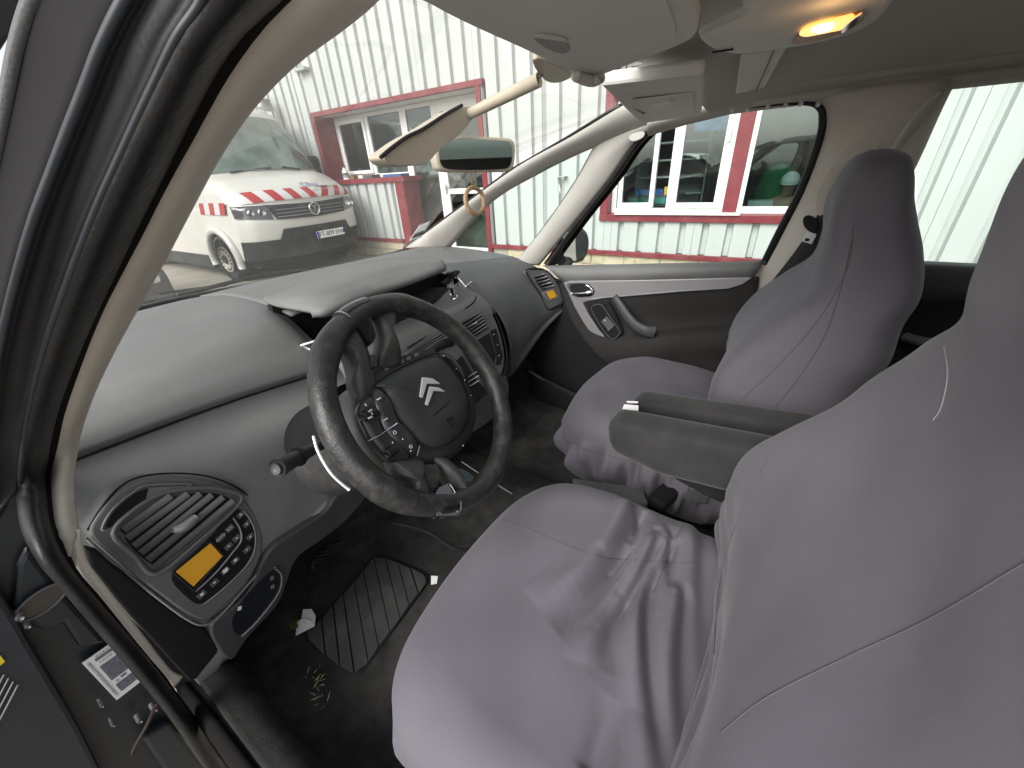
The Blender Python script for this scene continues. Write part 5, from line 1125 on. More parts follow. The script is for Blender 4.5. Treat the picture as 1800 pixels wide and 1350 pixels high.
# hub
hub_o = [(624, 706), (628, 682), (644, 664), (655, 652), (700, 636), (728, 629), (761, 618), (789, 621), (806, 641), (822, 667), (834, 700), (837, 735), (828, 768), (808, 795), (780, 812), (740, 820), (700, 819), (667, 806), (644, 778), (628, 748)]
hb = dome('hub_base', hub_o, -.012, .0, m_hub, sw, back=.06, pw=3)
cov = [(657, 676), (700, 648), (761, 622), (775, 627), (791, 643), (811, 669), (823, 700), (826, 733), (813, 764), (789, 783), (764, 789), (736, 778), (714, 761), (694, 733), (683, 711), (678, 692), (669, 682)]
ac = dome('airbag_cover', cov, .002, .016, m_hub, sw, back=.02, pw=2.2)
tube('cover_seam', [PW(a, b, .0025) for a, b in cov], .0012, m_void, sw, n=6, seg=90, closed=True)
# emblem: two stacked chevrons
for ps in (((743, 662.5), (761, 665), (775, 674.5), (751, 674), (743.5, 699), (738.5, 696)), ((755.5, 679), (772, 681), (783, 688), (762.5, 686.5), (753, 712.5), (748.5, 710))):
    prism('emblem_chevron', [PW(a, b, .0185) for a, b in ps], -WN*.004, m_emb, sw, bevel=.0008)
eR = frame(None, (PW(806, 726, .016)-PW(782, 741, .016)), n=WN)
text('embossed_text', 'SRS', PW(792, 738, .0163), eR, .0125, m_inblk, sw, ext=.0004); text('embossed_text', 'AIRBAG', PW(796, 747, .0163), eR, .0055, m_inblk, sw, ext=.0004)
tube('cover_scratch', [PW(762, 730, .0165), PW(778, 716, .0165), PW(792, 704, .0165)], .0007, m_inblk, sw, n=4)
s1_ = [(658, 679), (668, 683), (678, 693), (686, 719), (697, 744), (714, 766), (739, 783), (732, 802), (702, 791), (683, 774), (669, 752), (658, 724), (653, 698)]
dome('control_strip', s1_, .001, .011, m_gloss if False else mat('button_black', (.028, .028, .031), .3, var=.1, dirt=(.07, .07, .065), damt=.3), sw, back=.01, rings=8, pw=2)
s2_ = [(652, 690), (637, 702), (628, 718), (632, 738), (648, 772), (676, 803), (694, 815), (728, 805), (700, 794), (680, 777), (665, 754), (655, 726)]
dome('control_strip', s2_, -.001, .006, MATS['button_black'], sw, back=.01, rings=8, pw=2)
tube('control_divider', [PW(646, 776, .005), PW(668, 765, .0105), PW(698, 744, .0105)], .0008, m_chrome, sw, n=6)
tube('control_divider', [PW(630, 741, .002), PW(650, 728, .006)], .0009, MATS['light_grey'], sw, n=6)
tube('control_divider', [PW(733, 802, .002), PW(738, 783, .008)], .0009, m_sgrey, sw, n=6)
for (a, b) in ((648, 728), (689, 793)):
    kx = PW(a, b, .010); kd = (PW(a+8, b+12, .01)-PW(a, b, .01)).normalized(); pd_ = WN.cross(kd)
    kn = tube('scroll_knob', [kx-pd_*.011, kx-pd_*.009, kx+pd_*.009, kx+pd_*.011], lambda t: .0065 if .1 < t < .9 else .005, m_hub, sw, n=18)
    for q in range(9):
        t = math.pi*(q+.5)/9; o_ = kd*math.cos(t)*.0066+WN*math.sin(t)*.0066
        tube('knob_ridge', [kx+o_-pd_*.009, kx+o_+pd_*.009], .0007, m_inblk, kn, n=4)
def wtxt(s_, a, b, sz_, h=.0118, rot=None):
    R_ = frame(None, (PW(a+20, b-11, h)-PW(a, b, h)), n=WN)
    text('white_mark', s_, PW(a, b, h), R_, sz_, m_wp, sw, ext=.0002)
box('white_mark', PW(666, 701, .0115), (.0075, .0018, .001), m_wp, sw, frame(None, PW(686, 690)-PW(666, 701), n=WN), 0); box('white_mark', PW(678, 737, .0115), (.0075, .0012, .001), m_wp, sw, frame(None, PW(698, 726)-PW(678, 737), n=WN), 0)
wtxt('LIM', 651, 722, .0042, .0167); wtxt('0', 654, 727, .0042, .0168); wtxt('REG', 651, 734, .0042, .0165); wtxt('II', 643, 712, .0055, .0075)
for a, b in ((694, 760), (722, 785)):
    c = PW(a, b, .012); tube('round_mark', [c+WU*.0024*math.cos(t*math.pi/5)+WV*.0024*math.sin(t*math.pi/5) for t in range(10)], .0004, m_wp, sw, n=5, closed=True)
for a, b in ((722, 793), (708, 772), (690, 778), (780, 626), (802, 648), (817, 668), (828, 695), (814, 783)):
    box('white_mark', PW(a, b, .0035 if a > 750 else .0115), (.0022, .001, .001), m_wp, sw, frame(None, WU+WV*.4, n=WN), 0)
strip_r = [(775, 620), (790, 622), (808, 644), (822, 668), (816, 668), (800, 645), (786, 630), (774, 626)]
dome('button_row', strip_r, .0, .006, MATS['button_black'], sw, n=60, back=.01, rings=5)
# column, stalks, dirty shroud
colm = empty('steering_column', W0-WN*.1, 'dark steering column shroud with control stalks behind the wheel', 'steering column')
def wc(h, du=0, dv=0): return W0+WN*h+WU*du+WV*dv
m_shr = mat('shroud_black', (.03, .03, .03), .7, var=.2, vscale=20, bump=.4, bscale=300, dirt=(.10, .095, .08), dscale=30, damt=.6)
tube('shroud', [wc(-.045), wc(-.06), wc(-.12), wc(-.2), wc(-.33)], lambda t: .070+.020*min(1, t*2.2), m_shr, colm, n=48)
tube('shroud_ring', [wc(-.175, 0, .02), wc(-.18, 0, .02), wc(-.21, 0, .02), wc(-.33, 0, .03)], lambda t: .084, m_inblk, colm, n=48)
tube('shroud_rim_line', [wc(-.15)+(WU*math.cos(t*math.pi/20)+WV*math.sin(t*math.pi/20))*.088 for t in range(40)], .0012, MATS['light_grey'], colm, n=5, closed=True)
tube('silver_arc', [PW(551, 766, -.018), PW(560, 795, -.018), PW(583, 833, -.018), PW(614, 861, -.018)], .0022, m_emb, colm, n=8, seg=20)
prism('hub_top_display', [PW(a, b, -.008) for a, b in ((652, 656), (668, 640), (700, 627), (740, 616), (765, 610), (766, 622), (720, 636), (680, 652), (660, 672))], -WN*.03, m_hub, colm, n=60, bevel=.003)
for i in range(5): prism('warning_light', [PW(676+13*i, 646-6*i, -.0065), PW(683+13*i, 643-6*i, -.0065), PW(684+13*i, 649-6*i, -.0065), PW(677+13*i, 652-6*i, -.0065)], -WN*.001, m_dash, colm, bevel=0)
s_a = P(572, 778, d=.66); s_b = P(487, 823, d=.58)
tube('left_stalk', [s_a, s_a.lerp(s_b, .35), s_a.lerp(s_b, .55), s_a.lerp(s_b, .8), s_a.lerp(s_b, .94), s_b], lambda t: (.0075+.006*t if t < .7 else .0125-.002*(t-.7)), m_hub, colm, n=24, seg=24)
tube('stalk_button', [s_a.lerp(s_b, .95), s_b+(s_b-s_a).normalized()*.004], lambda t: .0095-.002*t, m_dashd, colm, n=24)
tube('stalk_ring', [s_a.lerp(s_b, .60), s_a.lerp(s_b, .62)], .0132, m_inblk, colm, n=24)
for t_, dz in ((.5, .013), (.55, .0135), (.66, .0138), (.72, .0138), (.78, .0136)):
    p = s_a.lerp(s_b, t_); dd = (CAM-p).normalized(); box('stalk_mark', p+dd*dz+Vector((0, 0, -.002)), (.003, .0012, .0012), m_wp, colm, None, 0)
tube('right_stalk', [wc(-.05, .06, .06), PW(772, 607, -.03), PW(792, 600, -.03)], lambda t: .008+.003*t, m_hub, colm, n=18, seg=14)
# pedals
def pedal(ps, y, label_, nr):
    r = empty('pedal', P(*ps[0], y=y), label_, 'pedal', 'foot pedals')
    prism('rubber_pad', [P(a, b, y=y) for a, b in ps], (0, .012, -.006), mat('pedal_rubber', (.05, .05, .05), .7, dirt=(.12, .11, .1)), r, n=40, bevel=.004)
    xs = [a for a, b in ps]; ys = [b for a, b in ps]; x0, x1, y0, y1 = min(xs), max(xs), min(ys), max(ys)
    for i in range(nr):
        t = (i+.7)/(nr+.4); a = P(x0+(x1-x0)*(.12+.05*abs(t-.5)), y0+(y1-y0)*(t*.85+.15), y=y-.003); b = P(x1-(x1-x0)*.10, y0+(y1-y0)*(t*.85-.02), y=y-.003)
        tube('rib', [a, b], .0022, m_rim, r, n=5)
    tube('pedal_arm', [P((x0+x1)/2, (y0+y1)/2, y=y+.01), P((x0+x1)/2, y0-120, y=y+.25)], .008, m_inblk, r, n=8)
pedal([(546, 1000), (556, 978), (580, 960), (598, 950), (608, 962), (609, 982), (594, 1004), (574, 1018), (552, 1014)], .86, 'ribbed black rubber clutch pedal, the nearer and larger of the two', 9)
pedal([(620, 938), (640, 920), (655, 936), (654, 944), (638, 953), (626, 950)], .88, 'small ribbed black brake pedal, the farther of the two', 6)
# ================================================================== seats
m_cov = mat('seat_cover_grey', (.114, .105, .125), .8, var=.07, vscale=5, sheen=.12, bump=.2, bscale=1100, bump2=.05, b2scale=12, dirt=(.165, .153, .175), dscale=4, damt=.35)
m_seam = mat('seam_dark', (.085, .075, .082), .9)
m_velvet = mat('armrest_velour', (.034, .034, .035), .95, spec=.1, sheen=.2, var=.15, vscale=12, bump=.4, bscale=700, dirt=(.06, .059, .057), dscale=12, damt=.5)
def folds_disp(folds):
    segs = []
    for (ps, amp, w) in folds:
        q = [(p.x, p.y) for p in spline(ps, 14)]
        for k, (a, b) in enumerate(zip(q, q[1:])): segs.append((a, b, amp, w, k/(len(q)-1), (k+1)/(len(q)-1)))
    def f(x, y):
        best = {}; tot = 0
        for (a, b, amp, w, t0, t1) in segs:
            dx, dy = b[0]-a[0], b[1]-a[1]; L2 = dx*dx+dy*dy+1e-12
            t = max(0, min(1, ((x-a[0])*dx+(y-a[1])*dy)/L2)); ex, ey = x-a[0]-dx*t, y-a[1]-dy*t
            d2 = ex*ex+ey*ey; 
            if d2 > (w*6)**2: continue
            tt = t0+(t1-t0)*t; sd = 1 if ex*dy-ey*dx > 0 else -1; d = math.sqrt(d2)*sd
            fade = min(1, tt/.07)*max(0, 1-tt)**.75; d /= (1+.9*tt)
            key = (amp, w, segs[0][0] if False else id(amp), round(t0*0))
            val = amp*fade*(-math.exp(-(d/w)**2)+.75*math.exp(-((d-1.7*w)/(1.3*w))**2))
            k2 = (amp, w)
            if k2 not in best or abs(d2) < best[k2][0]: best[k2] = (d2, val)
        return sum(v for _, v in best.values())
    return f
def cushion(parent, cx_, y0, y1, hw, ztop, zbot, fold, skirt_fold=.004, seed=0, res=150, back_drop=.035, m=m_cov):
    rnd = random.Random(seed); ph = [rnd.uniform(0, 6.28) for _ in range(8)]
    cyy = (y0+y1)/2; hy = (y1-y0)/2; NA = 260; vs = []; rr = []
    K1 = int(res*.62); K2 = res-K1
    for k in range(res):
        if k < K1: r = (k/(K1-1))**.85; s = 0
        else: r = 1; s = (k-K1+1)/K2
        for i in range(NA):
            a = 2*math.pi*i/NA; c, s_ = math.cos(a), math.sin(a); e = 5.0
            q = (abs(c)**e+abs(s_)**e)**(-1/e)
            bx = hw*c*q; by = hy*s_*q
            bow = .035*(1-(bx/hw)**2) if by > 0 else 0
            X = cx_+bx*r; Y = cyy+(by+bow*max(0, by/hy))*r
            u = bx*r/hw; v = (Y-y0)/(y1-y0)
            z = ztop-back_drop*max(0, 1-v*1.6)**1.2+.018*abs(u)**2.5*(1-max(0, v-.75)*3)+.010*math.sin(v*math.pi)
            ed = max(0, (r-.70)/.30); z -= .075*(1-math.sqrt(max(0, 1-ed*ed)))
            z += fold(X, Y)*(1-ed**3) if k < K1 else 0
            z += .0015*math.sin(X*31+ph[0]+Y*17)+.0012*math.sin(Y*43+ph[1]-X*23)
            if s:
                z -= (z-zbot)*s**1.1*.999
                w = skirt_fold*(math.sin(a*19+ph[2]+s*4)+.7*math.sin(a*31+ph[3]-s*5)+.5*math.sin(a*53+ph[4]))*math.sin(math.pi*min(1, s))
                n = Vector((bx, by, 0)).normalized(); tuck = .012*math.sin(math.pi*s)-.035*s**3
                X += n.x*(w+tuck); Y += n.y*(w+tuck)
            vs.append((X, Y, z))
    return obj('cushion_cover', vs, grid_faces(res, NA, False, True), m, parent)
def backrest(parent, cx_, dy, prof, m=m_cov, seed=0, lift=0):
    """prof rows: z, half width, y of front, thickness, bolster depth"""
    rows = []; NA = 120; N = 150
    keys = [Vector((0, 0, 0))]
    P4 = [tuple(r) for r in prof]; K = len(P4); rnd = random.Random(seed); ph = [rnd.uniform(0, 6) for _ in range(6)]
    vs = []
    for i in range(N):
        u = i/(N-1)*(K-1); j = min(int(u), K-2); t = u-j; val = []
        for c in range(5):
            q = [Vector((P4[max(0, min(K-1, j+a))][c], 0, 0)) for a in (-1, 0, 1, 2)]; val.append(cr(*q, t).x)
        z, hw, yf, th, bo = val; hw = max(hw, .002)
        for k in range(NA):
            a = 2*math.pi*k/NA; c, s = math.cos(a), math.sin(a)
            X = hw*math.copysign(abs(c)**.62, c); yy = math.copysign(abs(s)**.62, s)
            ux = X/hw if hw else 0
            Y = yf-th/2+yy*th/2
            if s > -.2: Y += bo*abs(ux)**2.6*min(1, (s+.2)*2.2)
            Y += .0035*math.exp(-((z+.55)/.06)**2)*math.sin(z*150+ux*5+ph[2])*(1 if s > -.3 else 0)
            if s > 0 and z < -.25: Y += .0045*math.sin((z+.5)*26+ux*3.5+ph[4])*math.exp(-((z+.50)/.16)**2)*abs(ux)**.7+.003*math.sin((X*.8+z)*55+ph[5])*math.exp(-((z+.62)/.07)**2)
            Y += .0015*math.sin(z*37+X*21+ph[0])+.001*math.sin(z*61-X*33+ph[1])
            vs.append((cx_+X, Y+dy, z+lift+(-.02*abs(ux)**2 if s > 0 else 0)*0))
    return obj('backrest_cover', vs, grid_faces(N, NA, False, True)+[tuple(range(NA))[::-1], tuple(range((N-1)*NA, N*NA))], m, parent)
PROF = [(-.80, .20, -.07, .10, .02), (-.66, .225, -.06, .14, .04), (-.57, .245, -.05, .15, .05), (-.48, .25, -.05, .15, .055), (-.41, .248, -.055, .15, .055), (-.35, .243, -.085, .15, .045),
        (-.29, .232, -.13, .14, .03), (-.24, .205, -.165, .135, .02), (-.19, .165, -.18, .13, .01), (-.14, .138, -.175, .125, .012), (-.09, .132, -.165, .12, .014), (-.04, .128, -.165, .12, .012),
        (-.005, .112, -.175, .105, .008), (.018, .08, -.19, .07, .0), (.026, .03, -.205, .025, 0)]
dsx = -.37
DF = [([P(1128, 905, z=-.64), P(1090, 985, z=-.64), P(1040, 1060, z=-.63), P(975, 1110, z=-.62)], .020, .016),
      ([P(1165, 965, z=-.65), P(1115, 1050, z=-.64), P(1075, 1110, z=-.64), P(1068, 1190, z=-.63)], .013, .0115),
      ([P(1185, 975, z=-.66), P(1140, 1060, z=-.65), P(1140, 1170, z=-.64), P(1165, 1330, z=-.63), P(1180, 1420, z=-.63)], .012, .009),
      ([P(1235, 885, z=-.67), P(1228, 960, z=-.67), P(1230, 1080, z=-.66), P(1228, 1190, z=-.65)], .010, .011),
      ([P(1200, 1050, z=-.66), P(1195, 1150, z=-.65), P(1200, 1280, z=-.64), P(1210, 1400, z=-.64)], .008, .010),
      ([P(1030, 1380, z=-.64), P(1060, 1290, z=-.64), P(1075, 1240, z=-.64)], .006, .011)]
ds = empty('driver_seat', (dsx, .1, -.95), 'near driver seat in creased mauve grey fabric cover with a folded armrest', 'car seat', 'front seats')
PROFD = PROF[:6]+[(-.29, .245, -.125, .14, .035), (-.24, .238, -.145, .135, .03), (-.19, .218, -.155, .13, .02), (-.15, .182, -.155, .125, .012), (-.10, .152, -.142, .12, .012), (-.04, .146, -.135, .12, .012), (.01, .132, -.14, .11, .008), (.045, .095, -.155, .07, 0), (.055, .03, -.175, .025, 0)]
DF = [(a, b*1.7, c*.9) for a, b, c in DF]
_r = random.Random(11)
for k_ in range(12):
    gx, gy = _r.uniform(1110, 1215), _r.uniform(900, 985); an = math.radians(_r.uniform(95, 160)); ln = _r.uniform(70, 190)
    if gx > 1170: an = math.radians(_r.uniform(85, 105))
    q_ = [P(gx+math.cos(an)*ln*t, gy+math.sin(an)*ln*t+14*math.sin(t*3), z=-.645) for t in (0, .4, .75, 1)]
    DF.append((q_, _r.uniform(.003, .0075), _r.uniform(.004, .0075)))
for (x0, y0, x1, y1) in ((1075, 1000, 960, 1085), (1105, 1060, 1040, 1200)):
    DF.append(([P(x0+(x1-x0)*t, y0+(y1-y0)*t, z=-.63) for t in (0, .35, .7, 1)], _r.uniform(.003, .006), .008))
c_d = cushion(ds, dsx, -.16, .35, .278, -.622, -.90, folds_disp(DF), seed=1, back_drop=.02)
b_d = backrest(ds, dsx, 0, PROFD, seed=2)
px_, pdy = .37, .07
PF = [([P(1085, 728, z=-.62), P(1150, 712, z=-.62), P(1230, 690, z=-.63)], .014, .012), ([P(1075, 735, z=-.62), P(1120, 722, z=-.62), P(1200, 715, z=-.62), P(1250, 700, z=-.63)], .009, .009),
      ([P(1190, 715, z=-.62), P(1215, 735, z=-.62), P(1225, 760, z=-.62)], .008, .01)]
ps = empty('passenger_seat', (px_, .17, -.95), 'far passenger seat in creased mauve grey fabric cover beside the closed door', 'car seat', 'front seats')
PROFP = [(r[0], r[1], r[2]+.015, r[3], r[4]) for r in PROF[:7]]+[(-.25, .218, -.15, .195, .02), (-.21, .19, -.162, .19, .01), (-.17, .162, -.162, .18, .012), (-.13, .142, -.156, .165, .014), (-.09, .130, -.154, .15, .012), (-.05, .112, -.16, .13, .008), (-.022, .08, -.172, .095, 0), (-.010, .03, -.19, .04, 0)]
PROFP = [(r[0], r[1]*(.97 if r[0] > -.3 else 1), r[2], t, r[4]) for r, t in zip(PROFP, (.20, .26, .28, .28, .275, .255, .205, .175, .160, .148, .133, .118, .10, .075, .03))]
print(len(PROFP))
PF = [(a, b*1.5, c) for a, b, c in PF]
c_p = cushion(ps, px_, -.10, .415, .262, -.634, -.88, folds_disp(PF), skirt_fold=.013, seed=3)
b_p = backrest(ps, px_, pdy, PROFP, seed=5)
for nm, par, cx_, dy in (('d', ds, dsx, 0), ('p', ps, px_, .07)):
    boxes('seat_base', [((cx_-.20, -.12+dy, -.95), (cx_+.20, .24+dy, -.80))], m_inblk, par, bevel=.01)
    boxes('seat_rail', [((cx_-.22, -.2+dy, -.955), (cx_-.19, .32+dy, -.925)), ((cx_+.19, -.2+dy, -.955), (cx_+.22, .32+dy, -.925))], m_inblk, par, bevel=.003)
TDs = bvh(c_d, b_d); TPs = bvh(c_p, b_p)
def seam(t, par, ps_, r=.0006, m=m_seam, lift=.0002):
    q = spline([Vector((a, b, 0)) for a, b in ps_], 50); pp = []
    for p in q:
        h_ = t.ray_cast(CAM, ray(p.x, p.y).normalized())
        if h_[0] is not None:
            n = h_[1] if h_[1].dot(ray(p.x, p.y)) < 0 else -h_[1]
            if not pp or (h_[0]+n*lift-pp[-1]).length < .08: pp.append(h_[0]+n*lift)
    if len(pp) > 3: tube('seam', pp, r, m, par, n=5)
seam(TDs, ds, [(858, 905), (930, 930), (1000, 960), (1060, 980), (1120, 985), (1170, 988), (1225, 990)])
seam(TDs, ds, [(1215, 880), (1195, 935), (1170, 988), (1150, 1040)])
seam(TDs, ds, [(1352, 800), (1320, 870), (1280, 960), (1262, 1050), (1256, 1150)])
seam(TDs, ds, [(1265, 1290), (1350, 1225), (1500, 1150), (1640, 1085), (1810, 985)], .0006)
seam(TDs, ds, [(1660, 610), (1666, 660), (1655, 715), (1640, 740)], .0007, mat('chalk_mark', (.22, .21, .22), .9))
seam(TPs, ps, [(1500, 400), (1490, 470), (1440, 560), (1370, 640), (1290, 715)], .0007)
seam(TPs, ps, [(1498, 420), (1480, 500), (1450, 590), (1400, 670), (1350, 730)], .0008)
seam(TPs, ps, [(990, 770), (1030, 790), (1090, 805), (1150, 815)], .0010)
# dust and crumbs on the driver cushion
# armrests
def armrest(par, p0, p1, hw, hh, label):
    ax = (p1-p0); L = ax.length; ax.normalize(); side = Vector((1, 0, 0)); side = (side-ax*side.dot(ax)).normalized(); upv = side.cross(ax)
    if upv.z < 0: upv = -upv
    vs = []; N, NA = 40, 32
    for i in range(N):
        t = i/(N-1); e = min(1, t/.08); k = math.sqrt(max(0, 1-(1-e)**2)); k = max(k, .02)
        low = hh*(.95+.75*min(1, t/.30))
        for j in range(NA):
            a = 2*math.pi*j/NA; c, s = math.cos(a), math.sin(a); X = hw*math.copysign(abs(c)**.5, c)*k
            Z = (hh*.62*abs(s)**.55 if s > 0 else -low*abs(s)**.55)*k - (0.006 if k < .5 else 0)
            vs.append(p0+ax*L*t+side*X+upv*Z)
    return obj('armrest', vs, grid_faces(N, NA, False, True)+[tuple(range(NA))[::-1], tuple(range((N-1)*NA, N*NA))], m_velvet, par)
ar1 = armrest(ds, Vector((-.108, .190, -.450)), Vector((-.100, -.16, -.425)), .033, .045, '')
ar2 = armrest(ps, Vector((.02, .18, -.468)), Vector((.03, -.16, -.44)), .030, .036, '')
prism('armrest_underside', [P(a, b, x=-.105) for a, b in ((1084, 762), (1110, 775), (1180, 800), (1260, 820), (1300, 900), (1235, 870), (1190, 845), (1140, 812))], (.05, 0, 0), m_inblk, ds, bevel=.004)
nap = empty('papers', P(1105, 712, z=-.50), 'white papers tucked between the two armrests', 'paper')
prism('paper_sheet', [P(a, b, x=-.045) for a, b in ((1097, 711), (1122, 713), (1122, 722), (1094, 719))], (.001, .0, .0), m_paper, nap, bevel=0)
prism('paper_sheet', [P(a, b, x=-.02) for a, b in ((1101, 705), (1122, 706), (1121, 709), (1103, 708))], (.001, .0, .0), m_paper, nap, bevel=0)
# tunnel clutter: console box, seat lever, buckle
tc_ = empty('floor_console', P(1180, 860, x=-.02), 'low black centre floor tray with latch parts between the seats', 'console')
boxes('tray', [((-.10, -.15, -.90), (.09, .34, -.83))], m_inblk, tc_, bevel=.01)
prism('tray_rim', [P(a, b, z=-.79) for a, b in ((1005, 840), (1130, 855), (1140, 885), (1080, 880), (1020, 870))], (0, 0, -.02), m_dashd, tc_, bevel=.004)
tube('wire_loop', [P(a, b, z=-.80) for a, b in ((1108, 834), (1135, 838), (1143, 845), (1125, 850), (1108, 845))], .0014, m_sgrey, tc_, n=6, seg=30, closed=True)
box('latch_box', P(1225, 858, z=-.74), (.06, .05, .05), m_dashd, tc_, Matrix.Rotation(.3, 3, 'Z'), .006)
box('belt_buckle', P(1168, 872, z=-.76), (.09, .05, .03), m_inblk, tc_, Matrix.Rotation(-.3, 3, 'Z'), .01)
tube('hanging_strap', [P(1088, 836, z=-.80), P(1094, 850, z=-.84), P(1090, 868, z=-.86)], .002, m_void, tc_, n=6)
tube('tunnel_edge', [P(690, 918, z=-.80), P(752, 935, z=-.82), P(800, 965, z=-.84), P(840, 965, z=-.86)], .005, m_inblk, tc_, n=8, seg=20)
prism('tunnel_pocket', [P(a, b, z=-.75) for a, b in ((805, 820), (830, 833), (838, 850), (830, 868), (812, 860), (802, 842))], (0, 0, -.01), mat('pocket_teal', (.04, .06, .062), .5), tc_, n=30, bevel=.001)
tube('tunnel_trim', [P(812, 812, z=-.76), P(845, 834, z=-.76), P(900, 868, z=-.76)], .002, m_sgrey, tc_, n=6)
# ================================================================== passenger belt
sb = empty('seat_belt', P(1470, 320, x=.62), 'black passenger seat belt with metal tongue hanging from the beige centre pillar', 'seat belt')
band('webbing', [P(a, b, x=.60) for a, b in ((1458, 318), (1446, 352), (1430, 392), (1395, 445), (1335, 522))], [P(a, b, x=.60) for a, b in ((1492, 322), (1478, 362), (1464, 402), (1440, 455), (1400, 540))], .003, mat('belt_webbing', (.016, .016, .018), .8, bump=.5, bscale=900), sb, n=24, M=4, thick=.002)
band('webbing_lower', [P(a, b, x=.61) for a, b in ((1418, 425), (1380, 470), (1330, 530))], [P(a, b, x=.61) for a, b in ((1445, 425), (1430, 500), (1400, 560))], .003, MATS['belt_webbing'], sb, n=10, M=3, thick=.002)
prism('tongue_cover', [P(a, b, x=.585) for a, b in ((1411, 384), (1420, 378), (1432, 382), (1440, 392), (1438, 406), (1425, 410), (1412, 398))], (.012, 0, 0), m_inblk, sb, n=30, bevel=.003)
prism('metal_tongue', [P(a, b, x=.587) for a, b in ((1420, 406), (1436, 412), (1427, 430), (1408, 424))], (.003, 0, 0), m_zinc, sb, bevel=.001)
prism('tongue_slot', [P(a, b, x=.5865) for a, b in ((1417, 418), (1424, 420), (1421, 425), (1414, 423))], (.001, 0, 0), m_void, sb, bevel=0)
tube('belt_guide', [P(1462, 300, x=.60), P(1468, 318, x=.60), P(1460, 330, x=.60)], .013, m_inblk, sb, n=12, seg=10)
tube('guide_cover', [P(1480, 284, x=.59), P(1492, 292, x=.585), P(1500, 306, x=.59)], .014, m_beige, sb, n=14, seg=12)
tube('guide_ring', [P(1474, 296, x=.592), P(1478, 312, x=.592)], .012, m_btrim, sb, n=14)
# ================================================================== mirror, stalk, ring
rm = empty('rear_view_mirror', P(835, 270, x=-.02), 'beige framed rear view mirror hanging from its stalk below the sun visor', 'mirror')
def PM(px, py, h=0):
    nrm_ = (CAM-P(835, 270, y=.50)).normalized(); nrm_ = Vector((-.42, -.90, -.02)).normalized(); p0 = P(835, 270, y=.50)+nrm_*h; v = ray(px, py)
    return CAM+v*((p0-CAM).dot(nrm_)/v.dot(nrm_)), nrm_
_, mn = PM(835, 270)
fr_o = [(767, 245), (775, 241), (835, 240), (895, 242), (905, 248), (907, 262), (905, 290), (899, 301), (880, 303), (830, 303), (785, 303), (772, 299), (767, 285), (765, 262)]
prism('mirror_frame', [PM(a, b)[0] for a, b in fr_o], -mn*.03, m_btrim if False else mat('mirror_beige', (.50, .44, .34), .5, dirt=(.35, .3, .22), dscale=8, damt=.5), rm, n=80, bevel=.004)
fr_i = [(773, 250), (780, 246), (835, 245), (890, 247), (899, 252), (901, 265), (899, 287), (893, 296), (875, 298), (830, 299), (790, 298), (778, 294), (773, 284), (771, 264)]
prism('mirror_glass', [PM(a, b, .0008)[0] for a, b in fr_i], -mn*.001, m_mirror, rm, n=80, bevel=0)
hb_ = [P(a, b, y=.47) for a, b in ((672, 276), (686, 264), (715, 243), (745, 228), (785, 202), (812, 187), (828, 186), (830, 202), (829, 214), (805, 240), (770, 265), (755, 285), (738, 291), (705, 292), (688, 290))]
prism('mirror_housing', hb_, (0.01, .045, 0), MATS['mirror_beige'], rm, n=90, bevel=.012)
tube('housing_edge', [P(a, b, y=.468) for a, b in ((669, 277), (686, 262), (715, 241), (745, 226), (785, 200), (812, 185))], .0028, m_seal, rm, n=6, seg=40)
ba, bb_ = P(948, 140, y=.34), P(826, 200, y=.47)
tube('stalk', [ba, bb_], lambda t: .0095-.0015*t, MATS['mirror_beige'], rm, n=14)
tube('stalk_groove', [ba+Vector((-.004, -.009, .004)), bb_+Vector((-.004, -.008, .004))], .0012, m_dashd, rm, n=5)
prism('stalk_base', [P(a, b, z=.115) for a, b in ((933, 106), (950, 104), (1000, 125), (1010, 135), (985, 146), (962, 146), (945, 130))], (0, 0, .02), MATS['mirror_beige'], rm, n=40, bevel=.005)
tube('hanging_lug', [P(1012, 132, z=.108), P(1040, 142, z=.105), P(1058, 134, z=.108)], .008, m_btrim, rm, n=10, seg=10)
rg = empty('wooden_ring', P(835, 352, y=.50), 'small pale wooden ring hanging on cords below the rear view mirror', 'ring ornament')
cR = P(835, 353, y=.50)
ru = (P(853, 352, y=.50)-cR); rvv = (P(836, 327, y=.50)-cR)
tube('ring', [cR+ru*.85*math.cos(t*math.pi/24)+rvv*.9*math.sin(t*math.pi/24)+Vector((0, .006*math.sin(t*math.pi/24), 0)) for t in range(48)], .0042, mat('pale_wood', (.55, .36, .2), .5, var=.25, vscale=60), rg, n=10, closed=True)
for a in (829, 835): tube('cord', [P(a, 302, y=.50), P(a+1, 330, y=.50)], .0012, mat('cord_brown', (.4, .22, .12), .8), rg, n=5)
# ================================================================== floor: heel pad, paper, coin, straw
hpd = empty('heel_pad', P(640, 1090, z=-.945), 'ribbed black rubber heel pad set in the driver floor mat', 'floor mat')
q2 = lambda a, b: (400+a*.37037, 850+b*.37037)
T_ = [(372, 700), (445, 640), (500, 572), (545, 518), (597, 462), (640, 410), (690, 345), (745, 350), (805, 372), (868, 400), (935, 430)]
B_2 = [(380, 735), (465, 815), (533, 868), (603, 902), (672, 850), (722, 775), (775, 705), (825, 640), (866, 575), (908, 520), (948, 465)]
base_ = [P(*q2(a, b), z=-.942) for a, b in ((362, 700), (430, 640), (640, 405), (690, 338), (720, 336), (930, 415), (950, 440), (950, 470), (780, 705), (640, 908), (612, 912), (530, 880), (380, 750))]
prism('pad_base', base_, (0, 0, -.012), m_inblk, hpd, bevel=.002)
m_pad = mat('pad_rubber', (.036, .036, .036), .7, var=.15, bump=.3, bscale=200, dirt=(.09, .087, .08), dscale=20, damt=.55)
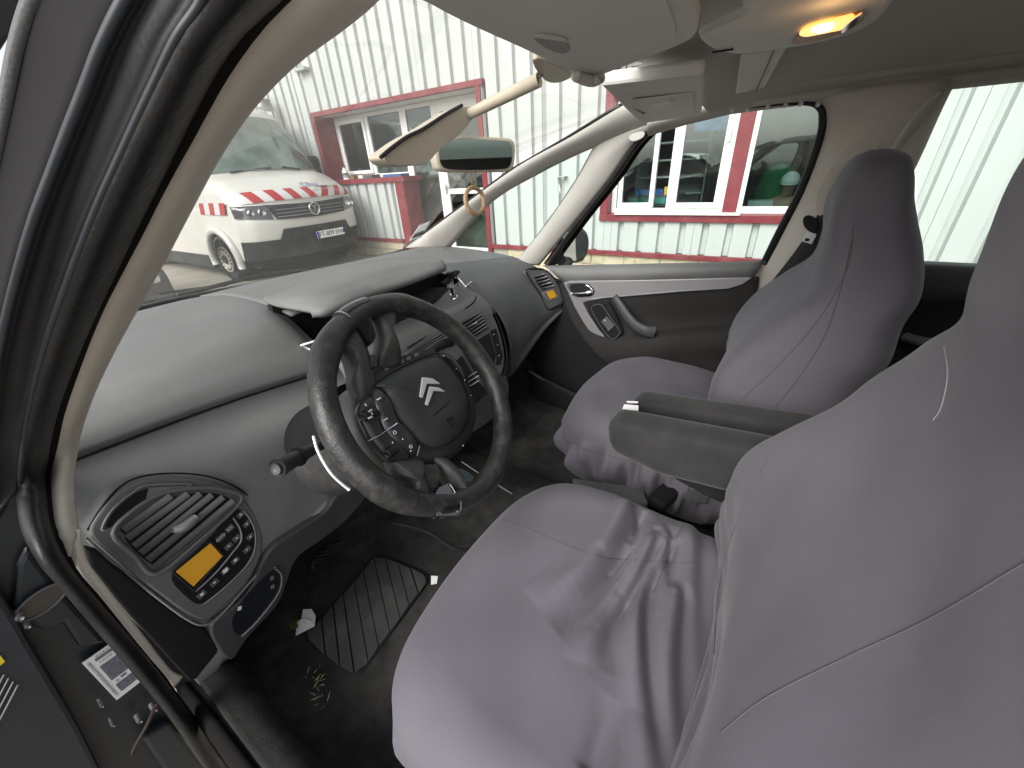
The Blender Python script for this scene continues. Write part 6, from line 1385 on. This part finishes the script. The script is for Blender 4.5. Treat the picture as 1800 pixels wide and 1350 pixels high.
for i in range(10):
    q_ = [T_[i], T_[i+1], B_2[i+1], B_2[i]]; c_ = (sum(a for a, b in q_)/4, sum(b for a, b in q_)/4)
    q_ = [(a+(c_[0]-a)*.06+((c_[0]-a)/max(1, abs(c_[0]-a)))*1.5, b+(c_[1]-b)*.02) for a, b in q_]
    prism('tread_bar', [P(*q2(a, b), z=-.938) for a, b in q_], (0, 0, -.006), m_pad, hpd, bevel=.0015)
pp_ = empty('crumpled_paper', P(535, 1100, z=-.92), 'crumpled white paper scrap on the floor left of the heel pad', 'paper')
prism('paper_fold', [P(a, b, z=-.925) for a, b in ((533, 1072), (548, 1071), (555, 1083), (553, 1101), (545, 1092), (530, 1090))], (0, 0, .002), m_paper, pp_, bevel=0)
prism('paper_fold', [P(520, 1118, z=-.935), P(553, 1101, z=-.925), P(545, 1090, z=-.918), P(529, 1089, z=-.92), P(522, 1096, z=-.93)], (0, 0, .002), m_paper, pp_, bevel=0)
p_ = tag(prism('paper_scrap', [P(a, b, z=-.90) for a, b in ((758, 1013), (770, 1014), (768, 1026), (758, 1028))], (0, 0, .003), m_paper, None, bevel=0), 'tiny white paper scrap by the front corner of the driver seat', 'paper')
ck = P(519, 1098, z=-.93); tag(obj('coin', [ck+Vector((.012*math.cos(t*math.pi/12), .012*math.sin(t*math.pi/12), dz)) for dz in (0, .002) for t in range(24)], [tuple(range(24))[::-1], tuple(range(24, 48))]+[(i, (i+1) % 24, 24+(i+1) % 24, 24+i) for i in range(24)], mat('brass', (.35, .27, .1), .35, metal=.8), smooth=False), 'dull brass coin on the floor beside the crumpled paper', 'coin')
# straw and grit
rnd = random.Random(4); vs = []; fs = []
def chip(c, s, d=None, flat=.3):
    o = len(vs); a = rnd.uniform(0, 6.3); ux = Vector((math.cos(a), math.sin(a), rnd.uniform(-.2, .4))) if d is None else d
    uy = Vector((-ux.y, ux.x, 0)).normalized()*s*flat; ux = ux.normalized()*s; uz = Vector((0, 0, s*.25))
    for p in (c-ux, c+uy, c+ux, c-uy, c+uz): vs.append(p)
    fs.extend([(o, o+1, o+4), (o+1, o+2, o+4), (o+2, o+3, o+4), (o+3, o, o+4)])
TC = bvh([o for o in COL.objects if o.name.startswith('carpet')][0])
def ground_pt(a, b):
    h_ = TC.ray_cast(CAM, ray(a, b).normalized()); return h_[0] if h_[0] is not None else P(a, b, z=-.95)
for _ in range(110):
    a, b = rnd.gauss(560, 8), rnd.gauss(1208, 20); chip(ground_pt(a, b)+Vector((0, 0, rnd.uniform(.001, .01))), rnd.uniform(.004, .014), flat=.10)
straw = tag(obj('straw', vs, fs, mat('straw', (.75, .58, .34), .7, var=.3, vscale=200), org=ground_pt(560, 1210), smooth=False), 'small tuft of dry straw on the floor mat below the heel pad', 'straw', kind='stuff')
for a, b, c, d in ((570, 1175, 562, 1215), (566, 1180, 557, 1222), (575, 1185, 553, 1230)):
    pass
vs = []; fs = []
for _ in range(520):
    a, b = rnd.choice([(rnd.uniform(420, 690), rnd.uniform(1150, 1350)), (rnd.uniform(470, 780), rnd.uniform(1000, 1200)), (rnd.gauss(590, 40), rnd.gauss(1270, 30)), (rnd.uniform(900, 1000), rnd.uniform(740, 830)), (rnd.uniform(560, 760), rnd.uniform(985, 1120)), (rnd.uniform(700, 800), rnd.uniform(950, 1040))])
    chip(ground_pt(a, b)+Vector((0, 0, .006)), rnd.uniform(.0006, .0020) if rnd.random() < .94 else .0035, flat=.7)
tag(obj('floor_grit', vs, fs, mat('grit', (.5, .45, .36), .9, var=.4, vscale=300), org=(-.5, .4, -.95), smooth=False), 'light grit and crumbs scattered over the black carpet', 'grit', kind='stuff')
# weeds along the stone base outside
vs = []; fs = []
for k_ in range(90):
    y_ = rnd.choice([rnd.gauss(2.05, .15), rnd.gauss(.75, .12), rnd.gauss(1.5, .3)]); c = Vector((XW-.05+rnd.uniform(-.05, .03), y_, -1.12+rnd.uniform(-.22, .08)))
    chip(c, rnd.uniform(.012, .035), flat=.35)
tag(obj('weeds', vs, fs, mat('weed_yellow', (.22, .22, .06), .8, var=.4, vscale=20), org=(XW-.05, 1.5, -1.4), smooth=False), 'yellow green weeds growing along the stone base of the wall', 'weeds', kind='stuff')
